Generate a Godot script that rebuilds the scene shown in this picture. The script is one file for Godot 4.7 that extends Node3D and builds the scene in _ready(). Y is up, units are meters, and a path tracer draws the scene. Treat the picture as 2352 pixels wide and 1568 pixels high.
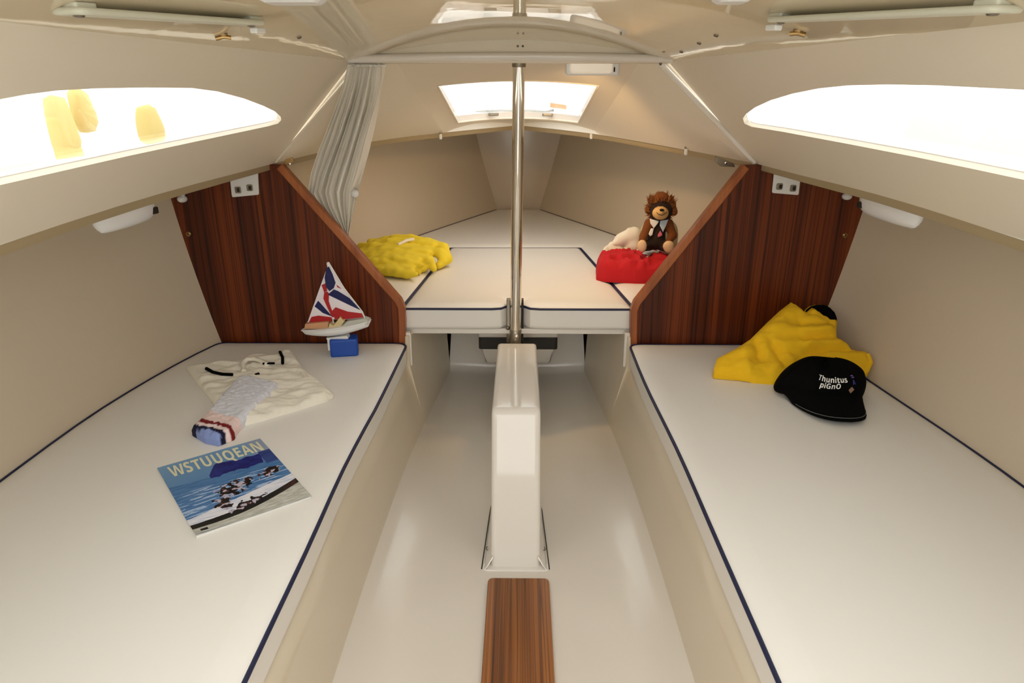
extends Node3D
# Interior of a small sailing yacht seen from the companionway: y up, metres, z = 0 at the camera, bow towards -z, cabin sole at y = 0.

const EYE := Vector3(0.008, 1.10, 0.0)
const FOCAL := 1620.0
const PITCH := 0.35150
const YAW := 0.0110
const BERTH := 0.36      # top of the side berth cushions
const FORE := 0.461      # top of the forward berth cushions
const LIP := 0.884       # lower edge of the cabin sides
const BULK := -2.03      # wooden bulkheads

var M := {}
var used := {}
var cam_basis: Basis
var rng := RandomNumberGenerator.new()

# ------------------------------------------------------------------ pixels to rays
func ray(x: float, y: float) -> Vector3:
	return cam_basis * Vector3(x - 1176.0, 784.0 - y, -FOCAL)

func on_y(x: float, y: float, h: float) -> Vector3:
	var r := ray(x, y)
	return EYE + r * ((h - EYE.y) / r.y)

func on_z(x: float, y: float, z: float) -> Vector3:
	var r := ray(x, y)
	return EYE + r * ((z - EYE.z) / r.z)

func on_plane(x: float, y: float, p: Vector3, n: Vector3) -> Vector3:
	var r := ray(x, y)
	return EYE + r * ((p - EYE).dot(n) / r.dot(n))

# ------------------------------------------------------------------ nodes
func numbered(called: String) -> String:
	if not used.has(called):
		used[called] = 0
		return called
	used[called] += 1
	return "%s_%03d" % [called, used[called]]

func thing(called: String, label: String, category: String, at := Vector3.ZERO, group := "") -> Node3D:
	var o := Node3D.new()
	o.name = numbered(called)
	add_child(o)
	o.position = at
	o.set_meta("label", label)
	o.set_meta("category", category)
	if group:
		o.set_meta("group", group)
	return o

func part(called: String, mesh: Mesh, mat: Material, parent: Node3D) -> MeshInstance3D:
	var o := MeshInstance3D.new()
	o.name = called
	o.mesh = mesh
	o.material_override = mat
	o.cast_shadow = GeometryInstance3D.SHADOW_CASTING_SETTING_ON
	parent.add_child(o, true)
	o.position = -parent.global_position if parent.get_parent() else Vector3.ZERO
	return o

func struct(called: String, mesh: Mesh, mat: Material, label := "", category := "") -> MeshInstance3D:
	var o := MeshInstance3D.new()
	o.name = numbered(called)
	o.mesh = mesh
	o.material_override = mat
	add_child(o)
	o.set_meta("kind", "structure")
	if label:
		o.set_meta("label", label)
		o.set_meta("category", category)
	return o

# ------------------------------------------------------------------ mesh building
func new_st() -> SurfaceTool:
	var st := SurfaceTool.new()
	st.begin(Mesh.PRIMITIVE_TRIANGLES)
	return st

func done(st: SurfaceTool) -> ArrayMesh:
	st.generate_normals()
	return st.commit()

func tri(st: SurfaceTool, a: Vector3, b: Vector3, c: Vector3, ua := Vector2.ZERO, ub := Vector2.ZERO, uc := Vector2.ZERO) -> void:
	st.set_uv(ua); st.add_vertex(a)
	st.set_uv(uc); st.add_vertex(c)
	st.set_uv(ub); st.add_vertex(b)

func quad(st: SurfaceTool, a: Vector3, b: Vector3, c: Vector3, d: Vector3) -> void:
	tri(st, a, b, c)
	tri(st, a, c, d)

# rows of points joined into one smooth sheet; uv runs 0..1 both ways
func sheet(st: SurfaceTool, rows: Array, flip := false, wrap := false, smooth := 0) -> void:
	st.set_smooth_group(smooth)
	var n: int = rows.size()
	var m: int = rows[0].size()
	for i in n - 1:
		for j in (m if wrap else m - 1):
			var k := (j + 1) % m
			var a: Vector3 = rows[i][j]
			var b: Vector3 = rows[i][k]
			var c: Vector3 = rows[i + 1][k]
			var d: Vector3 = rows[i + 1][j]
			var ua := Vector2(float(j) / (m - 1), float(i) / (n - 1))
			var ub := Vector2(float(j + 1) / (m - 1), float(i) / (n - 1))
			var uc := Vector2(float(j + 1) / (m - 1), float(i + 1) / (n - 1))
			var ud := Vector2(float(j) / (m - 1), float(i + 1) / (n - 1))
			if flip:
				tri(st, a, c, b, ua, uc, ub)
				tri(st, a, d, c, ua, ud, uc)
			else:
				tri(st, a, b, c, ua, ub, uc)
				tri(st, a, c, d, ua, uc, ud)

# a sheet with thickness: the second face is moved by off, the rims are closed
func slab(rows: Array, off: Vector3) -> ArrayMesh:
	var st := new_st()
	var far := []
	for r in rows:
		var q := []
		for p in r:
			q.append(p + off)
		far.append(q)
	sheet(st, rows, false, false, 0)
	sheet(st, far, true, false, 1)
	var n: int = rows.size()
	var m: int = rows[0].size()
	st.set_smooth_group(2)
	for i in n - 1:
		quad(st, rows[i][0], rows[i + 1][0], far[i + 1][0], far[i][0])
		quad(st, rows[i][m - 1], far[i][m - 1], far[i + 1][m - 1], rows[i + 1][m - 1])
	st.set_smooth_group(3)
	for j in m - 1:
		quad(st, rows[0][j], far[0][j], far[0][j + 1], rows[0][j + 1])
		quad(st, rows[n - 1][j], rows[n - 1][j + 1], far[n - 1][j + 1], far[n - 1][j])
	return done(st)

func ccw(poly: Array) -> Array:
	var s := 0.0
	for i in poly.size():
		var a: Vector2 = poly[i]
		var b: Vector2 = poly[(i + 1) % poly.size()]
		s += a.x * b.y - b.x * a.y
	var q := poly.duplicate()
	if s < 0.0:
		q.reverse()
	return q

func inset(poly: Array, d: float) -> Array:
	var q := []
	var n := poly.size()
	for i in n:
		var p: Vector2 = poly[i]
		var e: Vector2 = (p - poly[(i + n - 1) % n]).normalized()
		var f: Vector2 = (poly[(i + 1) % n] - p).normalized()
		var na := Vector2(-e.y, e.x)
		var nb := Vector2(-f.y, f.x)
		var mid := (na + nb)
		if mid.length() < 0.01:
			mid = na
		mid = mid.normalized()
		q.append(p + mid * d / maxf(0.4, mid.dot(na)))
	return q

# corners cut round, then long edges divided
func rounded(poly: Array, r: float, steps := 4) -> Array:
	var q := []
	var n := poly.size()
	for i in n:
		var p: Vector2 = poly[i]
		var a: Vector2 = poly[(i + n - 1) % n] - p
		var b: Vector2 = poly[(i + 1) % n] - p
		var turn := absf(a.angle_to(b))
		if turn > 2.7:
			q.append(p)
			continue
		var l := minf(r / tan(turn / 2.0), minf(a.length(), b.length()) * 0.45)
		var s := p + a.normalized() * l
		var e := p + b.normalized() * l
		q.append(p + a.normalized() * minf(l * 1.15, a.length() * 0.49))
		for k in steps + 1:
			var t := float(k) / steps
			q.append(s.lerp(p, t).lerp(p.lerp(e, t), t))
		q.append(p + b.normalized() * minf(l * 1.15, b.length() * 0.49))
	return q

func resample(poly: Array, gap: float) -> Array:
	var q := []
	for i in poly.size():
		var a: Vector2 = poly[i]
		var b: Vector2 = poly[(i + 1) % poly.size()]
		var k := maxi(1, int(ceil(a.distance_to(b) / gap)))
		for j in k:
			q.append(a.lerp(b, float(j) / k))
	return q

# outline pulled up along the frame's third axis; ring list [inset, height]
func rings(poly: Array, t: Transform3D, list: Array, cap_low := true, corner := 0.0) -> ArrayMesh:
	var st := new_st()
	rings_into(st, poly, t, list, cap_low, corner)
	return done(st)

func rings_into(st: SurfaceTool, poly: Array, t: Transform3D, given: Array, cap_low := true, corner := 0.0) -> void:
	var p := ccw(poly)
	var flip := t.basis.determinant() < 0.0
	var rows := []
	var flat := []
	var list := []
	for i in given.size():
		list.append(given[i])
		if i + 1 < given.size() and given[i][0] == given[i + 1][0] and absf(given[i + 1][1] - given[i][1]) > 0.004:   # keeps long walls flat next to their bevels
			list.append([given[i][0], lerpf(given[i][1], given[i + 1][1], 0.06)])
			list.append([given[i][0], lerpf(given[i][1], given[i + 1][1], 0.94)])
	for l in list:
		var q := inset(p, l[0])
		if corner > 0.0:
			q = rounded(q, corner, 5)
		flat.append(q)
		var r := []
		for v in q:
			r.append(t * Vector3(v.x, v.y, l[1]))
		rows.append(r)
	var n: int = flat[0].size()
	st.set_smooth_group(0)
	for i in rows.size() - 1:
		for j in n:
			var k := (j + 1) % n
			var ua: Vector2 = flat[i][j]
			var ub: Vector2 = flat[i][k]
			var uc: Vector2 = flat[i + 1][k]
			var ud: Vector2 = flat[i + 1][j]
			if flip:
				tri(st, rows[i][j], rows[i + 1][k], rows[i][k], ua, uc, ub)
				tri(st, rows[i][j], rows[i + 1][j], rows[i + 1][k], ua, ud, uc)
			else:
				tri(st, rows[i][j], rows[i][k], rows[i + 1][k], ua, ub, uc)
				tri(st, rows[i][j], rows[i + 1][k], rows[i + 1][j], ua, uc, ud)
	st.set_smooth_group(1)
	for side in ([0, rows.size() - 1] if cap_low else [rows.size() - 1]):
		var ids := Geometry2D.triangulate_polygon(PackedVector2Array(flat[side]))
		for i in range(0, ids.size(), 3):
			var a := ids[i]
			var b := ids[i + 1]
			var c := ids[i + 2]
			var area: float = (flat[side][b] - flat[side][a]).cross(flat[side][c] - flat[side][a])
			if (area > 0.0) != ((side != 0) != flip):
				var z := b
				b = c
				c = z
			tri(st, rows[side][a], rows[side][b], rows[side][c], flat[side][a], flat[side][b], flat[side][c])

func prism(poly: Array, t: Transform3D, low: float, high: float, bevel := 0.002) -> ArrayMesh:
	return rings(poly, t, [[bevel, low], [bevel * 0.3, low + bevel * 0.3], [0.0, low + bevel], [0.0, high - bevel], [bevel * 0.3, high - bevel * 0.3], [bevel, high]])

const FLAT := Transform3D(Basis(Vector3(1, 0, 0), Vector3(0, 0, 1), Vector3(0, 1, 0)), Vector3.ZERO)   # outline in x, z; height is y
const UPRIGHT := Transform3D(Basis(Vector3(1, 0, 0), Vector3(0, 1, 0), Vector3(0, 0, 1)), Vector3.ZERO)  # outline in x, y; height is z
const SIDE := Transform3D(Basis(Vector3(0, 0, 1), Vector3(0, 1, 0), Vector3(1, 0, 0)), Vector3.ZERO)     # outline in z, y; height is x

func box_poly(w: float, h: float, r := 0.0, at := Vector2.ZERO) -> Array:
	var q := [at + Vector2(-w, -h) / 2, at + Vector2(w, -h) / 2, at + Vector2(w, h) / 2, at + Vector2(-w, h) / 2]
	return rounded(q, r) if r > 0.0 else q

func circle(r: float, n := 16, at := Vector2.ZERO) -> Array:
	var q := []
	for i in n:
		q.append(at + Vector2(cos(TAU * i / n), sin(TAU * i / n)) * r)
	return q

# round bar through points
func tube(pts: Array, r: float, closed := false, seg := 8) -> ArrayMesh:
	var st := new_st()
	tube_into(st, pts, r, closed, seg)
	return done(st)

func tube_into(st: SurfaceTool, pts: Array, r: float, closed := false, seg := 8) -> void:
	var n := pts.size()
	var up := Vector3.ZERO
	var rows := []
	for i in n:
		var a: Vector3 = pts[(i + n - 1) % n] if closed or i > 0 else pts[0]
		var b: Vector3 = pts[(i + 1) % n] if closed or i < n - 1 else pts[n - 1]
		var d := (b - a).normalized()
		if up == Vector3.ZERO:
			up = d.cross(Vector3(0.3, 0.9, 0.2)).normalized()
		up = (up - d * up.dot(d)).normalized()
		var w := d.cross(up)
		var row := []
		for k in seg:
			row.append(pts[i] + (up * cos(TAU * k / seg) + w * sin(TAU * k / seg)) * r)
		rows.append(row)
	if closed:
		rows.append(rows[0])
	sheet(st, rows, false, true)
	if not closed:
		st.set_smooth_group(4)
		for k in seg:
			tri(st, pts[0], rows[0][(k + 1) % seg], rows[0][k])
			tri(st, pts[n - 1], rows[n - 1][k], rows[n - 1][(k + 1) % seg])

# profile of [radius, height] turned round the frame's third axis
func lathe(profile: Array, t: Transform3D, seg := 16, sx := 1.0, sy := 1.0) -> ArrayMesh:
	var st := new_st()
	var rows := []
	for p in profile:
		var row := []
		for k in seg:
			row.append(t * Vector3(cos(TAU * k / seg) * p[0] * sx, sin(TAU * k / seg) * p[0] * sy, p[1]))
		rows.append(row)
	sheet(st, rows, t.basis.determinant() < 0.0, true)
	return done(st)

func frame(at: Vector3, normal: Vector3, up := Vector3.UP) -> Transform3D:
	var z := normal.normalized()
	var x := up.cross(z).normalized()
	return Transform3D(Basis(x, z.cross(x), z), at)

func edge_distance(p: Vector2, poly: Array) -> float:
	var d := 1e9
	for i in poly.size():
		d = minf(d, p.distance_squared_to(Geometry2D.get_closest_point_to_segment(p, poly[i], poly[(i + 1) % poly.size()])))
	return sqrt(d)

# soft cloth: an outline filled with a fine mesh, swollen to its thickness, with folds from relief(p, d) in metres; down(p) closes it below
func cloth(outline: Array, t: Transform3D, gap: float, thick: float, edge: float, relief: Callable, colour = null, low := 0.0, floor_y = null) -> ArrayMesh:
	var poly := resample(ccw(outline), gap)
	var pk := PackedVector2Array(poly)
	var pts := PackedVector2Array(poly)
	var box := Rect2(poly[0], Vector2.ZERO)
	for p in poly:
		box = box.expand(p)
	var row := 0
	var y := box.position.y
	while y < box.end.y:
		var x := box.position.x + (gap * 0.5 if row % 2 else 0.0)
		while x < box.end.x:
			var p := Vector2(x, y)
			if Geometry2D.is_point_in_polygon(p, pk) and edge_distance(p, poly) > gap * 0.55:
				pts.append(p)
			x += gap
		y += gap * 0.866
		row += 1
	var h := PackedVector3Array()
	var c := PackedColorArray()
	for i in pts.size():
		var d := 0.0 if i < poly.size() else edge_distance(pts[i], poly)
		var k := clampf(d / edge, 0.0, 1.0)
		var s := sqrt(1.0 - (1.0 - k) * (1.0 - k))
		var lift: float = low + (thick - low) * s + relief.call(pts[i], d) * smoothstep(0.0, edge * 0.7, d)
		h.append(t * Vector3(pts[i].x, pts[i].y, maxf(lift, 0.0003)))
		c.append(colour.call(pts[i], d) if colour != null else Color.WHITE)
	var st := new_st()
	st.set_smooth_group(0)
	var ids := Geometry2D.triangulate_delaunay(pts)
	var flip := t.basis.determinant() < 0.0
	for i in range(0, ids.size(), 3):
		var v := [ids[i], ids[i + 1], ids[i + 2]]
		if not Geometry2D.is_point_in_polygon((pts[v[0]] + pts[v[1]] + pts[v[2]]) / 3.0, pk):
			continue
		if ((pts[v[1]] - pts[v[0]]).cross(pts[v[2]] - pts[v[0]]) < 0.0) != flip:
			v = [v[0], v[2], v[1]]
		for k in [0, 2, 1]:
			st.set_color(c[v[k]])
			st.set_uv(pts[v[k]])
			st.add_vertex(h[v[k]])
	st.set_smooth_group(5)
	var n := poly.size()
	for i in n:
		var k := (i + 1) % n
		var fa := t * Vector3(poly[i].x, poly[i].y, 0.0)
		var fb := t * Vector3(poly[k].x, poly[k].y, 0.0)
		if floor_y != null:
			fa.y = floor_y
			fb.y = floor_y
		for w in ([[h[i], c[i]], [fb, c[k]], [fa, c[i]], [h[i], c[i]], [h[k], c[k]], [fb, c[k]]] if not flip else [[h[i], c[i]], [fa, c[i]], [fb, c[k]], [h[i], c[i]], [fb, c[k]], [h[k], c[k]]]):
			st.set_color(w[1])
			st.add_vertex(w[0])
	return done(st)

func flat_outline(pixels: Array, h: float) -> Array:
	var q := []
	for p in pixels:
		var w := on_y(p[0], p[1], h)
		q.append(Vector2(w.x, w.z))
	return q

func table(list: Array, at: float) -> float:   # list of [key, value], keys falling or rising; smooth between
	var n := list.size()
	var i := 0
	var up: bool = list[1][0] > list[0][0]
	while i < n - 2 and ((at > list[i + 1][0]) if up else (at < list[i + 1][0])):
		i += 1
	var a: float = list[i][1]
	var b: float = list[i + 1][1]
	var t: float = clampf((at - list[i][0]) / (list[i + 1][0] - list[i][0]), -0.5, 1.5)
	var da: float = (b - a) if i == 0 else (b - list[i - 1][1]) * absf((list[i + 1][0] - list[i][0]) / (list[i + 1][0] - list[i - 1][0]))
	var db: float = (b - a) if i + 2 >= n else (list[i + 2][1] - a) * absf((list[i + 1][0] - list[i][0]) / (list[i + 2][0] - list[i][0]))
	return a * (2 * t * t * t - 3 * t * t + 1) + da * (t * t * t - 2 * t * t + t) + b * (-2 * t * t * t + 3 * t * t) + db * (t * t * t - t * t)

# ------------------------------------------------------------------ materials
func mat(called: String, c: Color, rough := 0.5, metal := 0.0, spec := 0.5) -> StandardMaterial3D:
	var m := StandardMaterial3D.new()
	m.resource_name = called
	m.albedo_color = c
	m.roughness = rough
	m.metallic = metal
	m.metallic_specular = spec
	M[called] = m
	return m

func noise(seed_: int, freq: float, octaves := 3) -> FastNoiseLite:
	var f := FastNoiseLite.new()
	f.seed = seed_
	f.noise_type = FastNoiseLite.TYPE_SIMPLEX
	f.frequency = freq
	f.fractal_octaves = octaves
	return f

func wood_image(seed_: int, dark: Color, mid: Color, light: Color, streak: float) -> ImageTexture:
	var im := Image.create(768, 512, false, Image.FORMAT_RGB8)
	var broad := noise(seed_, 0.012, 2)
	var fine := noise(seed_ + 1, 0.09, 3)
	var line := noise(seed_ + 2, 0.034, 2)
	var warp := noise(seed_ + 3, 0.006, 2)
	for y in 512:
		for x in 768:
			var xx := x + warp.get_noise_2d(x * 0.4, y * 0.5) * 6.0
			var b := broad.get_noise_2d(xx, y * 0.05) * 0.5 + 0.5
			var f := fine.get_noise_2d(xx * 1.4, y * 0.06) * 0.5 + 0.5
			var l := 1.0 - absf(line.get_noise_2d(xx, y * 0.03)) * 4.5
			var c := mid.lerp(light, clampf((b - 0.3) * 1.4, 0, 1) * 0.75 + (f - 0.5) * 0.5)
			c = c.lerp(dark, clampf(l, 0.0, 1.0) * streak * (0.45 + 0.55 * f) + clampf(0.46 - b, 0.0, 1.0) * 0.9)
			im.set_pixel(x, y, c)
	return ImageTexture.create_from_image(im)

func textured(called: String, tex: Texture2D, rough: float, sx: float, sy: float) -> StandardMaterial3D:
	var m := mat(called, Color.WHITE, rough)
	m.albedo_texture = tex
	m.uv1_scale = Vector3(sx, sy, 1)
	return m

func make_materials() -> void:
	mat("gelcoat_cream", Color8(231, 221, 202), 0.42)
	mat("ceiling_gloss", Color8(222, 208, 180), 0.025, 0.0, 0.65)
	mat("gelcoat_white", Color8(235, 230, 222), 0.07)
	mat("sole_white", Color8(226, 219, 208), 0.17)
	mat("locker", Color8(222, 210, 188), 0.14)
	mat("pale_blue", Color8(190, 206, 222), 0.8)
	mat("pink", Color8(220, 110, 130), 0.8)
	mat("liner", Color8(214, 199, 176), 0.75)
	mat("liner_bow", Color8(206, 192, 174), 0.12)
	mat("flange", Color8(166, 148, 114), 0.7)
	mat("vinyl", Color8(239, 236, 230), 0.42)
	mat("piping", Color8(20, 28, 66), 0.5)
	mat("white_plastic", Color8(236, 236, 234), 0.25)
	mat("lamp_lens", Color8(240, 240, 240), 0.18)
	mat("black_plastic", Color8(18, 17, 16), 0.3)
	mat("dark_rubber", Color8(34, 31, 26), 0.5)
	mat("steel", Color8(226, 221, 212), 0.09, 1.0)
	mat("dull_steel", Color8(150, 142, 128), 0.35, 1.0)
	mat("brass", Color8(190, 160, 110), 0.3, 1.0)
	mat("blue_block", Color8(14, 72, 168), 0.45)
	mat("toy_white", Color8(236, 236, 234), 0.3)
	mat("toy_navy", Color8(18, 26, 84), 0.25)
	mat("toy_red", Color8(176, 24, 30), 0.35)
	mat("toy_sail", Color8(240, 232, 238), 0.5)
	mat("toy_timber", Color8(208, 156, 116), 0.6)
	mat("toy_tan", Color8(220, 200, 150), 0.7)
	mat("toy_grey", Color8(196, 196, 186), 0.5)
	mat("curtain", Color8(248, 242, 230), 0.9)
	mat("yellow_fleece", Color8(246, 196, 24), 0.95)
	mat("yellow_terry", Color8(238, 214, 56), 0.95)
	mat("red_cloth", Color8(192, 20, 32), 0.9)
	mat("ivory_cloth", Color8(241, 236, 222), 0.9)
	mat("beige_cloth", Color8(204, 192, 156), 0.9)
	mat("black_cloth", Color8(14, 14, 14), 0.85)
	mat("visor_under", Color8(120, 126, 124), 0.7)
	mat("lettering", Color8(244, 242, 240), 0.6)
	mat("cream_print", Color8(226, 222, 190), 0.5)
	mat("violet_print", Color8(120, 90, 190), 0.6)
	mat("blue_print", Color8(40, 50, 150), 0.6)
	mat("tan_patch", Color8(142, 112, 92), 0.7)
	mat("paper", Color8(232, 230, 224), 0.6)
	mat("pale_green", Color8(212, 212, 194), 0.3)
	mat("boat_white", Color8(244, 246, 242), 0.3)
	mat("boat_pale", Color8(206, 214, 206), 0.3)
	mat("yellow_cover", Color8(208, 184, 112), 0.7)
	mat("orange_flag", Color8(240, 150, 90), 0.8)
	mat("rope_dark", Color8(60, 84, 92), 0.6)
	mat("quay", Color8(214, 214, 206), 0.9)
	mat("fur_dark", Color8(34, 20, 12), 0.95)
	mat("fur_brown", Color8(116, 66, 30), 0.95)
	for n in ["teddy_fur", "stripes"]:
		var m := mat(n, Color.WHITE, 0.95)
		m.vertex_color_use_as_albedo = true
	var g := mat("glass", Color(0.92, 1.0, 0.97, 0.04), 0.03)
	g.transparency = BaseMaterial3D.TRANSPARENCY_ALPHA
	var smoked := mat("smoked_glass", Color(0.5, 0.5, 0.5, 0.2), 0.03)
	smoked.transparency = BaseMaterial3D.TRANSPARENCY_ALPHA
	M.glass.albedo_color = Color(0.5, 0.56, 0.53, 0.14)
	var w := textured("panel_wood", wood_image(3, Color8(38, 12, 5), Color8(98, 41, 14), Color8(128, 60, 23), 0.85), 0.36, 1.5, 0.5)
	w.metallic_specular = 0.4
	textured("trim_wood", wood_image(9, Color8(120, 62, 28), Color8(164, 92, 48), Color8(184, 112, 62), 0.3), 0.35, 1.0, 1.0)
	textured("sole_wood", wood_image(21, Color8(64, 34, 14), Color8(142, 86, 40), Color8(176, 114, 60), 0.75), 0.35, 2.6, 0.7)
	var bump := NoiseTexture2D.new()
	bump.width = 512
	bump.height = 512
	bump.seamless = true
	bump.as_normal_map = true
	bump.bump_strength = 1.2
	bump.noise = noise(5, 0.006, 2)
	M.ceiling_gloss.normal_enabled = true
	M.ceiling_gloss.normal_texture = bump
	M.ceiling_gloss.normal_scale = 0.10
	M.ceiling_gloss.uv1_scale = Vector3(1.0, 2.5, 1)
	var weave := NoiseTexture2D.new()
	weave.width = 256
	weave.height = 256
	weave.seamless = true
	weave.as_normal_map = true
	weave.bump_strength = 3.0
	weave.noise = noise(8, 0.12, 3)
	for n in ["yellow_fleece", "yellow_terry", "red_cloth", "ivory_cloth", "black_cloth"]:
		M[n].normal_enabled = true
		M[n].normal_texture = weave
		M[n].normal_scale = 0.35
		M[n].uv1_triplanar = true
		M[n].uv1_scale = Vector3(12, 12, 12)
	M.black_cloth.metallic_specular = 0.15
	M.black_cloth.albedo_color = Color8(10, 10, 10)

# ------------------------------------------------------------------ hull shape
const HULL_LOW_L := [[0.4, 1.05], [0.0, 1.05], [-1.22, 1.035], [-1.62, 1.01], [-2.05, 0.905], [-3.15, 0.42], [-3.9, 0.065]]
const HULL_LOW_R := [[0.4, 1.05], [0.0, 1.05], [-1.22, 1.01], [-1.70, 0.955], [-2.05, 0.90], [-3.15, 0.42], [-3.9, 0.065]]
const HULL_TOP := [[0.4, 1.13], [0.0, 1.13], [-1.2, 1.12], [-2.05, 1.0], [-3.15, 0.55], [-3.9, 0.212]]

func hull_x(side: int, y: float, z: float) -> float:
	var a := table(HULL_LOW_L if side < 0 else HULL_LOW_R, z)
	var b := table(HULL_TOP, z)
	var t := (y - 0.36) / 0.52
	return side * (a + (b - a) * t - 0.02 * t * (t - 1.0) * 1.5)

# lower lip of the cabin side: read off the photograph in the plane of the side, then round the bow
var lips := {}
var planes := {}

func make_lips() -> void:
	for side: int in [-1, 1]:
		var far := on_y(646, 371, LIP) if side < 0 else on_y(1710, 369, LIP)
		var near := on_y(0, 563, LIP) if side < 0 else on_y(2352, 553, LIP)
		var top := on_z(800 if side < 0 else 1545, 139, -2.0)
		var n := (near - far).cross(top - far).normalized()
		if n.x * side > 0:
			n = -n
		planes[side] = [far, n, near]
		var list := [Vector3(near.x, LIP, 0.45), near]
		for p in ([[204, 494], [332, 455], [408, 433], [523, 403]] if side < 0 else [[2124, 478], [1978, 436], [1837, 402]]):
			list.append(on_plane(p[0], p[1], far, n))
		list.append(far)
		for p in ([[-0.53, 0.907, -2.55], [-0.30, 0.920, -2.8]] if side < 0 else [[0.545, 0.898, -2.32], [0.28, 0.920, -2.8]]):
			list.append(Vector3(p[0], p[1], p[2]))
		list.append(Vector3(0, 0.932, -3.1))
		lips[side] = list

func lip(side: int, z: float) -> Vector3:
	var a: Array = lips[side]
	for i in a.size() - 1:
		if z <= a[i].z and z >= a[i + 1].z:
			return a[i].lerp(a[i + 1], (z - a[i].z) / (a[i + 1].z - a[i].z))
	return a[0] if z > 0 else a[a.size() - 1]

func lip_curve(side: int, z0: float, z1: float, n: int) -> Array:
	var q := []
	for i in n + 1:
		var z := lerpf(z0, z1, float(i) / n)
		var p := Vector3.ZERO   # smoothed by averaging neighbours
		for k in [-0.12, -0.06, 0.0, 0.06, 0.12]:
			p += lip(side, clampf(z + k * (1.0 if z < -2.1 else 0.4), -3.1, 0.4)) * 0.2
		q.append(p if i > 0 and i < n else lip(side, z))
	return q

func floor_half(z: float) -> float:
	return table([[0.4, 0.335], [-0.97, 0.33], [-1.775, 0.312], [-2.44, 0.255]], z)

func floor_y(s: float, z: float) -> float:   # s = 0 in the middle, 1 at the edge
	var mid := 0.07 * smoothstep(-1.55, -2.44, z)
	return lerpf(mid, 0.08, smoothstep(0.15, 1.0, absf(s)))

const EDGE_L := [[936, 788], [867, 930], [835, 988], [786, 1082], [706, 1259], [560, 1568]]
const EDGE_R := [[1445, 790], [1483, 884], [1560, 1042], [1650, 1248], [1790, 1568]]

func berth_edge(side: int, z: float) -> float:
	var list := []
	for p in (EDGE_L if side < 0 else EDGE_R):
		var w := on_y(p[0], p[1], BERTH - 0.01)
		list.append([w.z, w.x])
	var last: Array = list[list.size() - 1]
	list.append([0.4, last[1]])
	return table(list, z)

# ------------------------------------------------------------------ the place
func _ready() -> void:
	rng.seed = 7
	var camera := Camera3D.new()
	camera.name = "camera"
	camera.rotation = Vector3(-PITCH, YAW, 0)
	camera.position = EYE
	camera.fov = rad_to_deg(2.0 * atan(784.0 / FOCAL))
	camera.near = 0.02
	cam_basis = Basis.from_euler(Vector3(-PITCH, YAW, 0))
	add_child(camera)
	camera.current = true
	var env := Environment.new()
	env.background_mode = Environment.BG_SKY
	var sky := ProceduralSkyMaterial.new()
	sky.sky_top_color = Color(0.97, 0.97, 0.96)
	sky.sky_horizon_color = Color(1.0, 0.985, 0.96)
	sky.ground_horizon_color = Color(0.95, 0.94, 0.91)
	sky.ground_bottom_color = Color(0.8, 0.79, 0.77)
	sky.sky_energy_multiplier = 1.0
	sky.ground_energy_multiplier = 1.0
	env.sky = Sky.new()
	env.sky.sky_material = sky
	env.background_energy_multiplier = 1.0
	env.tonemap_mode = Environment.TONE_MAPPER_LINEAR
	env.tonemap_exposure = 4.0
	env.sdfgi_enabled = true
	env.ssao_enabled = true
	env.ssil_enabled = true
	var around := WorldEnvironment.new()
	around.name = "environment"
	around.environment = env
	add_child(around)
	make_lips()
	make_materials()
	build_shell()
	build_cabin_top()
	build_forepeak()
	build_bulkheads()
	build_berths()
	build_trunk()
	build_pole()
	build_fittings()
	build_curtain()
	build_toy_boat()
	build_left_things()
	build_right_things()
	build_fore_things()
	build_outside()

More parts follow.
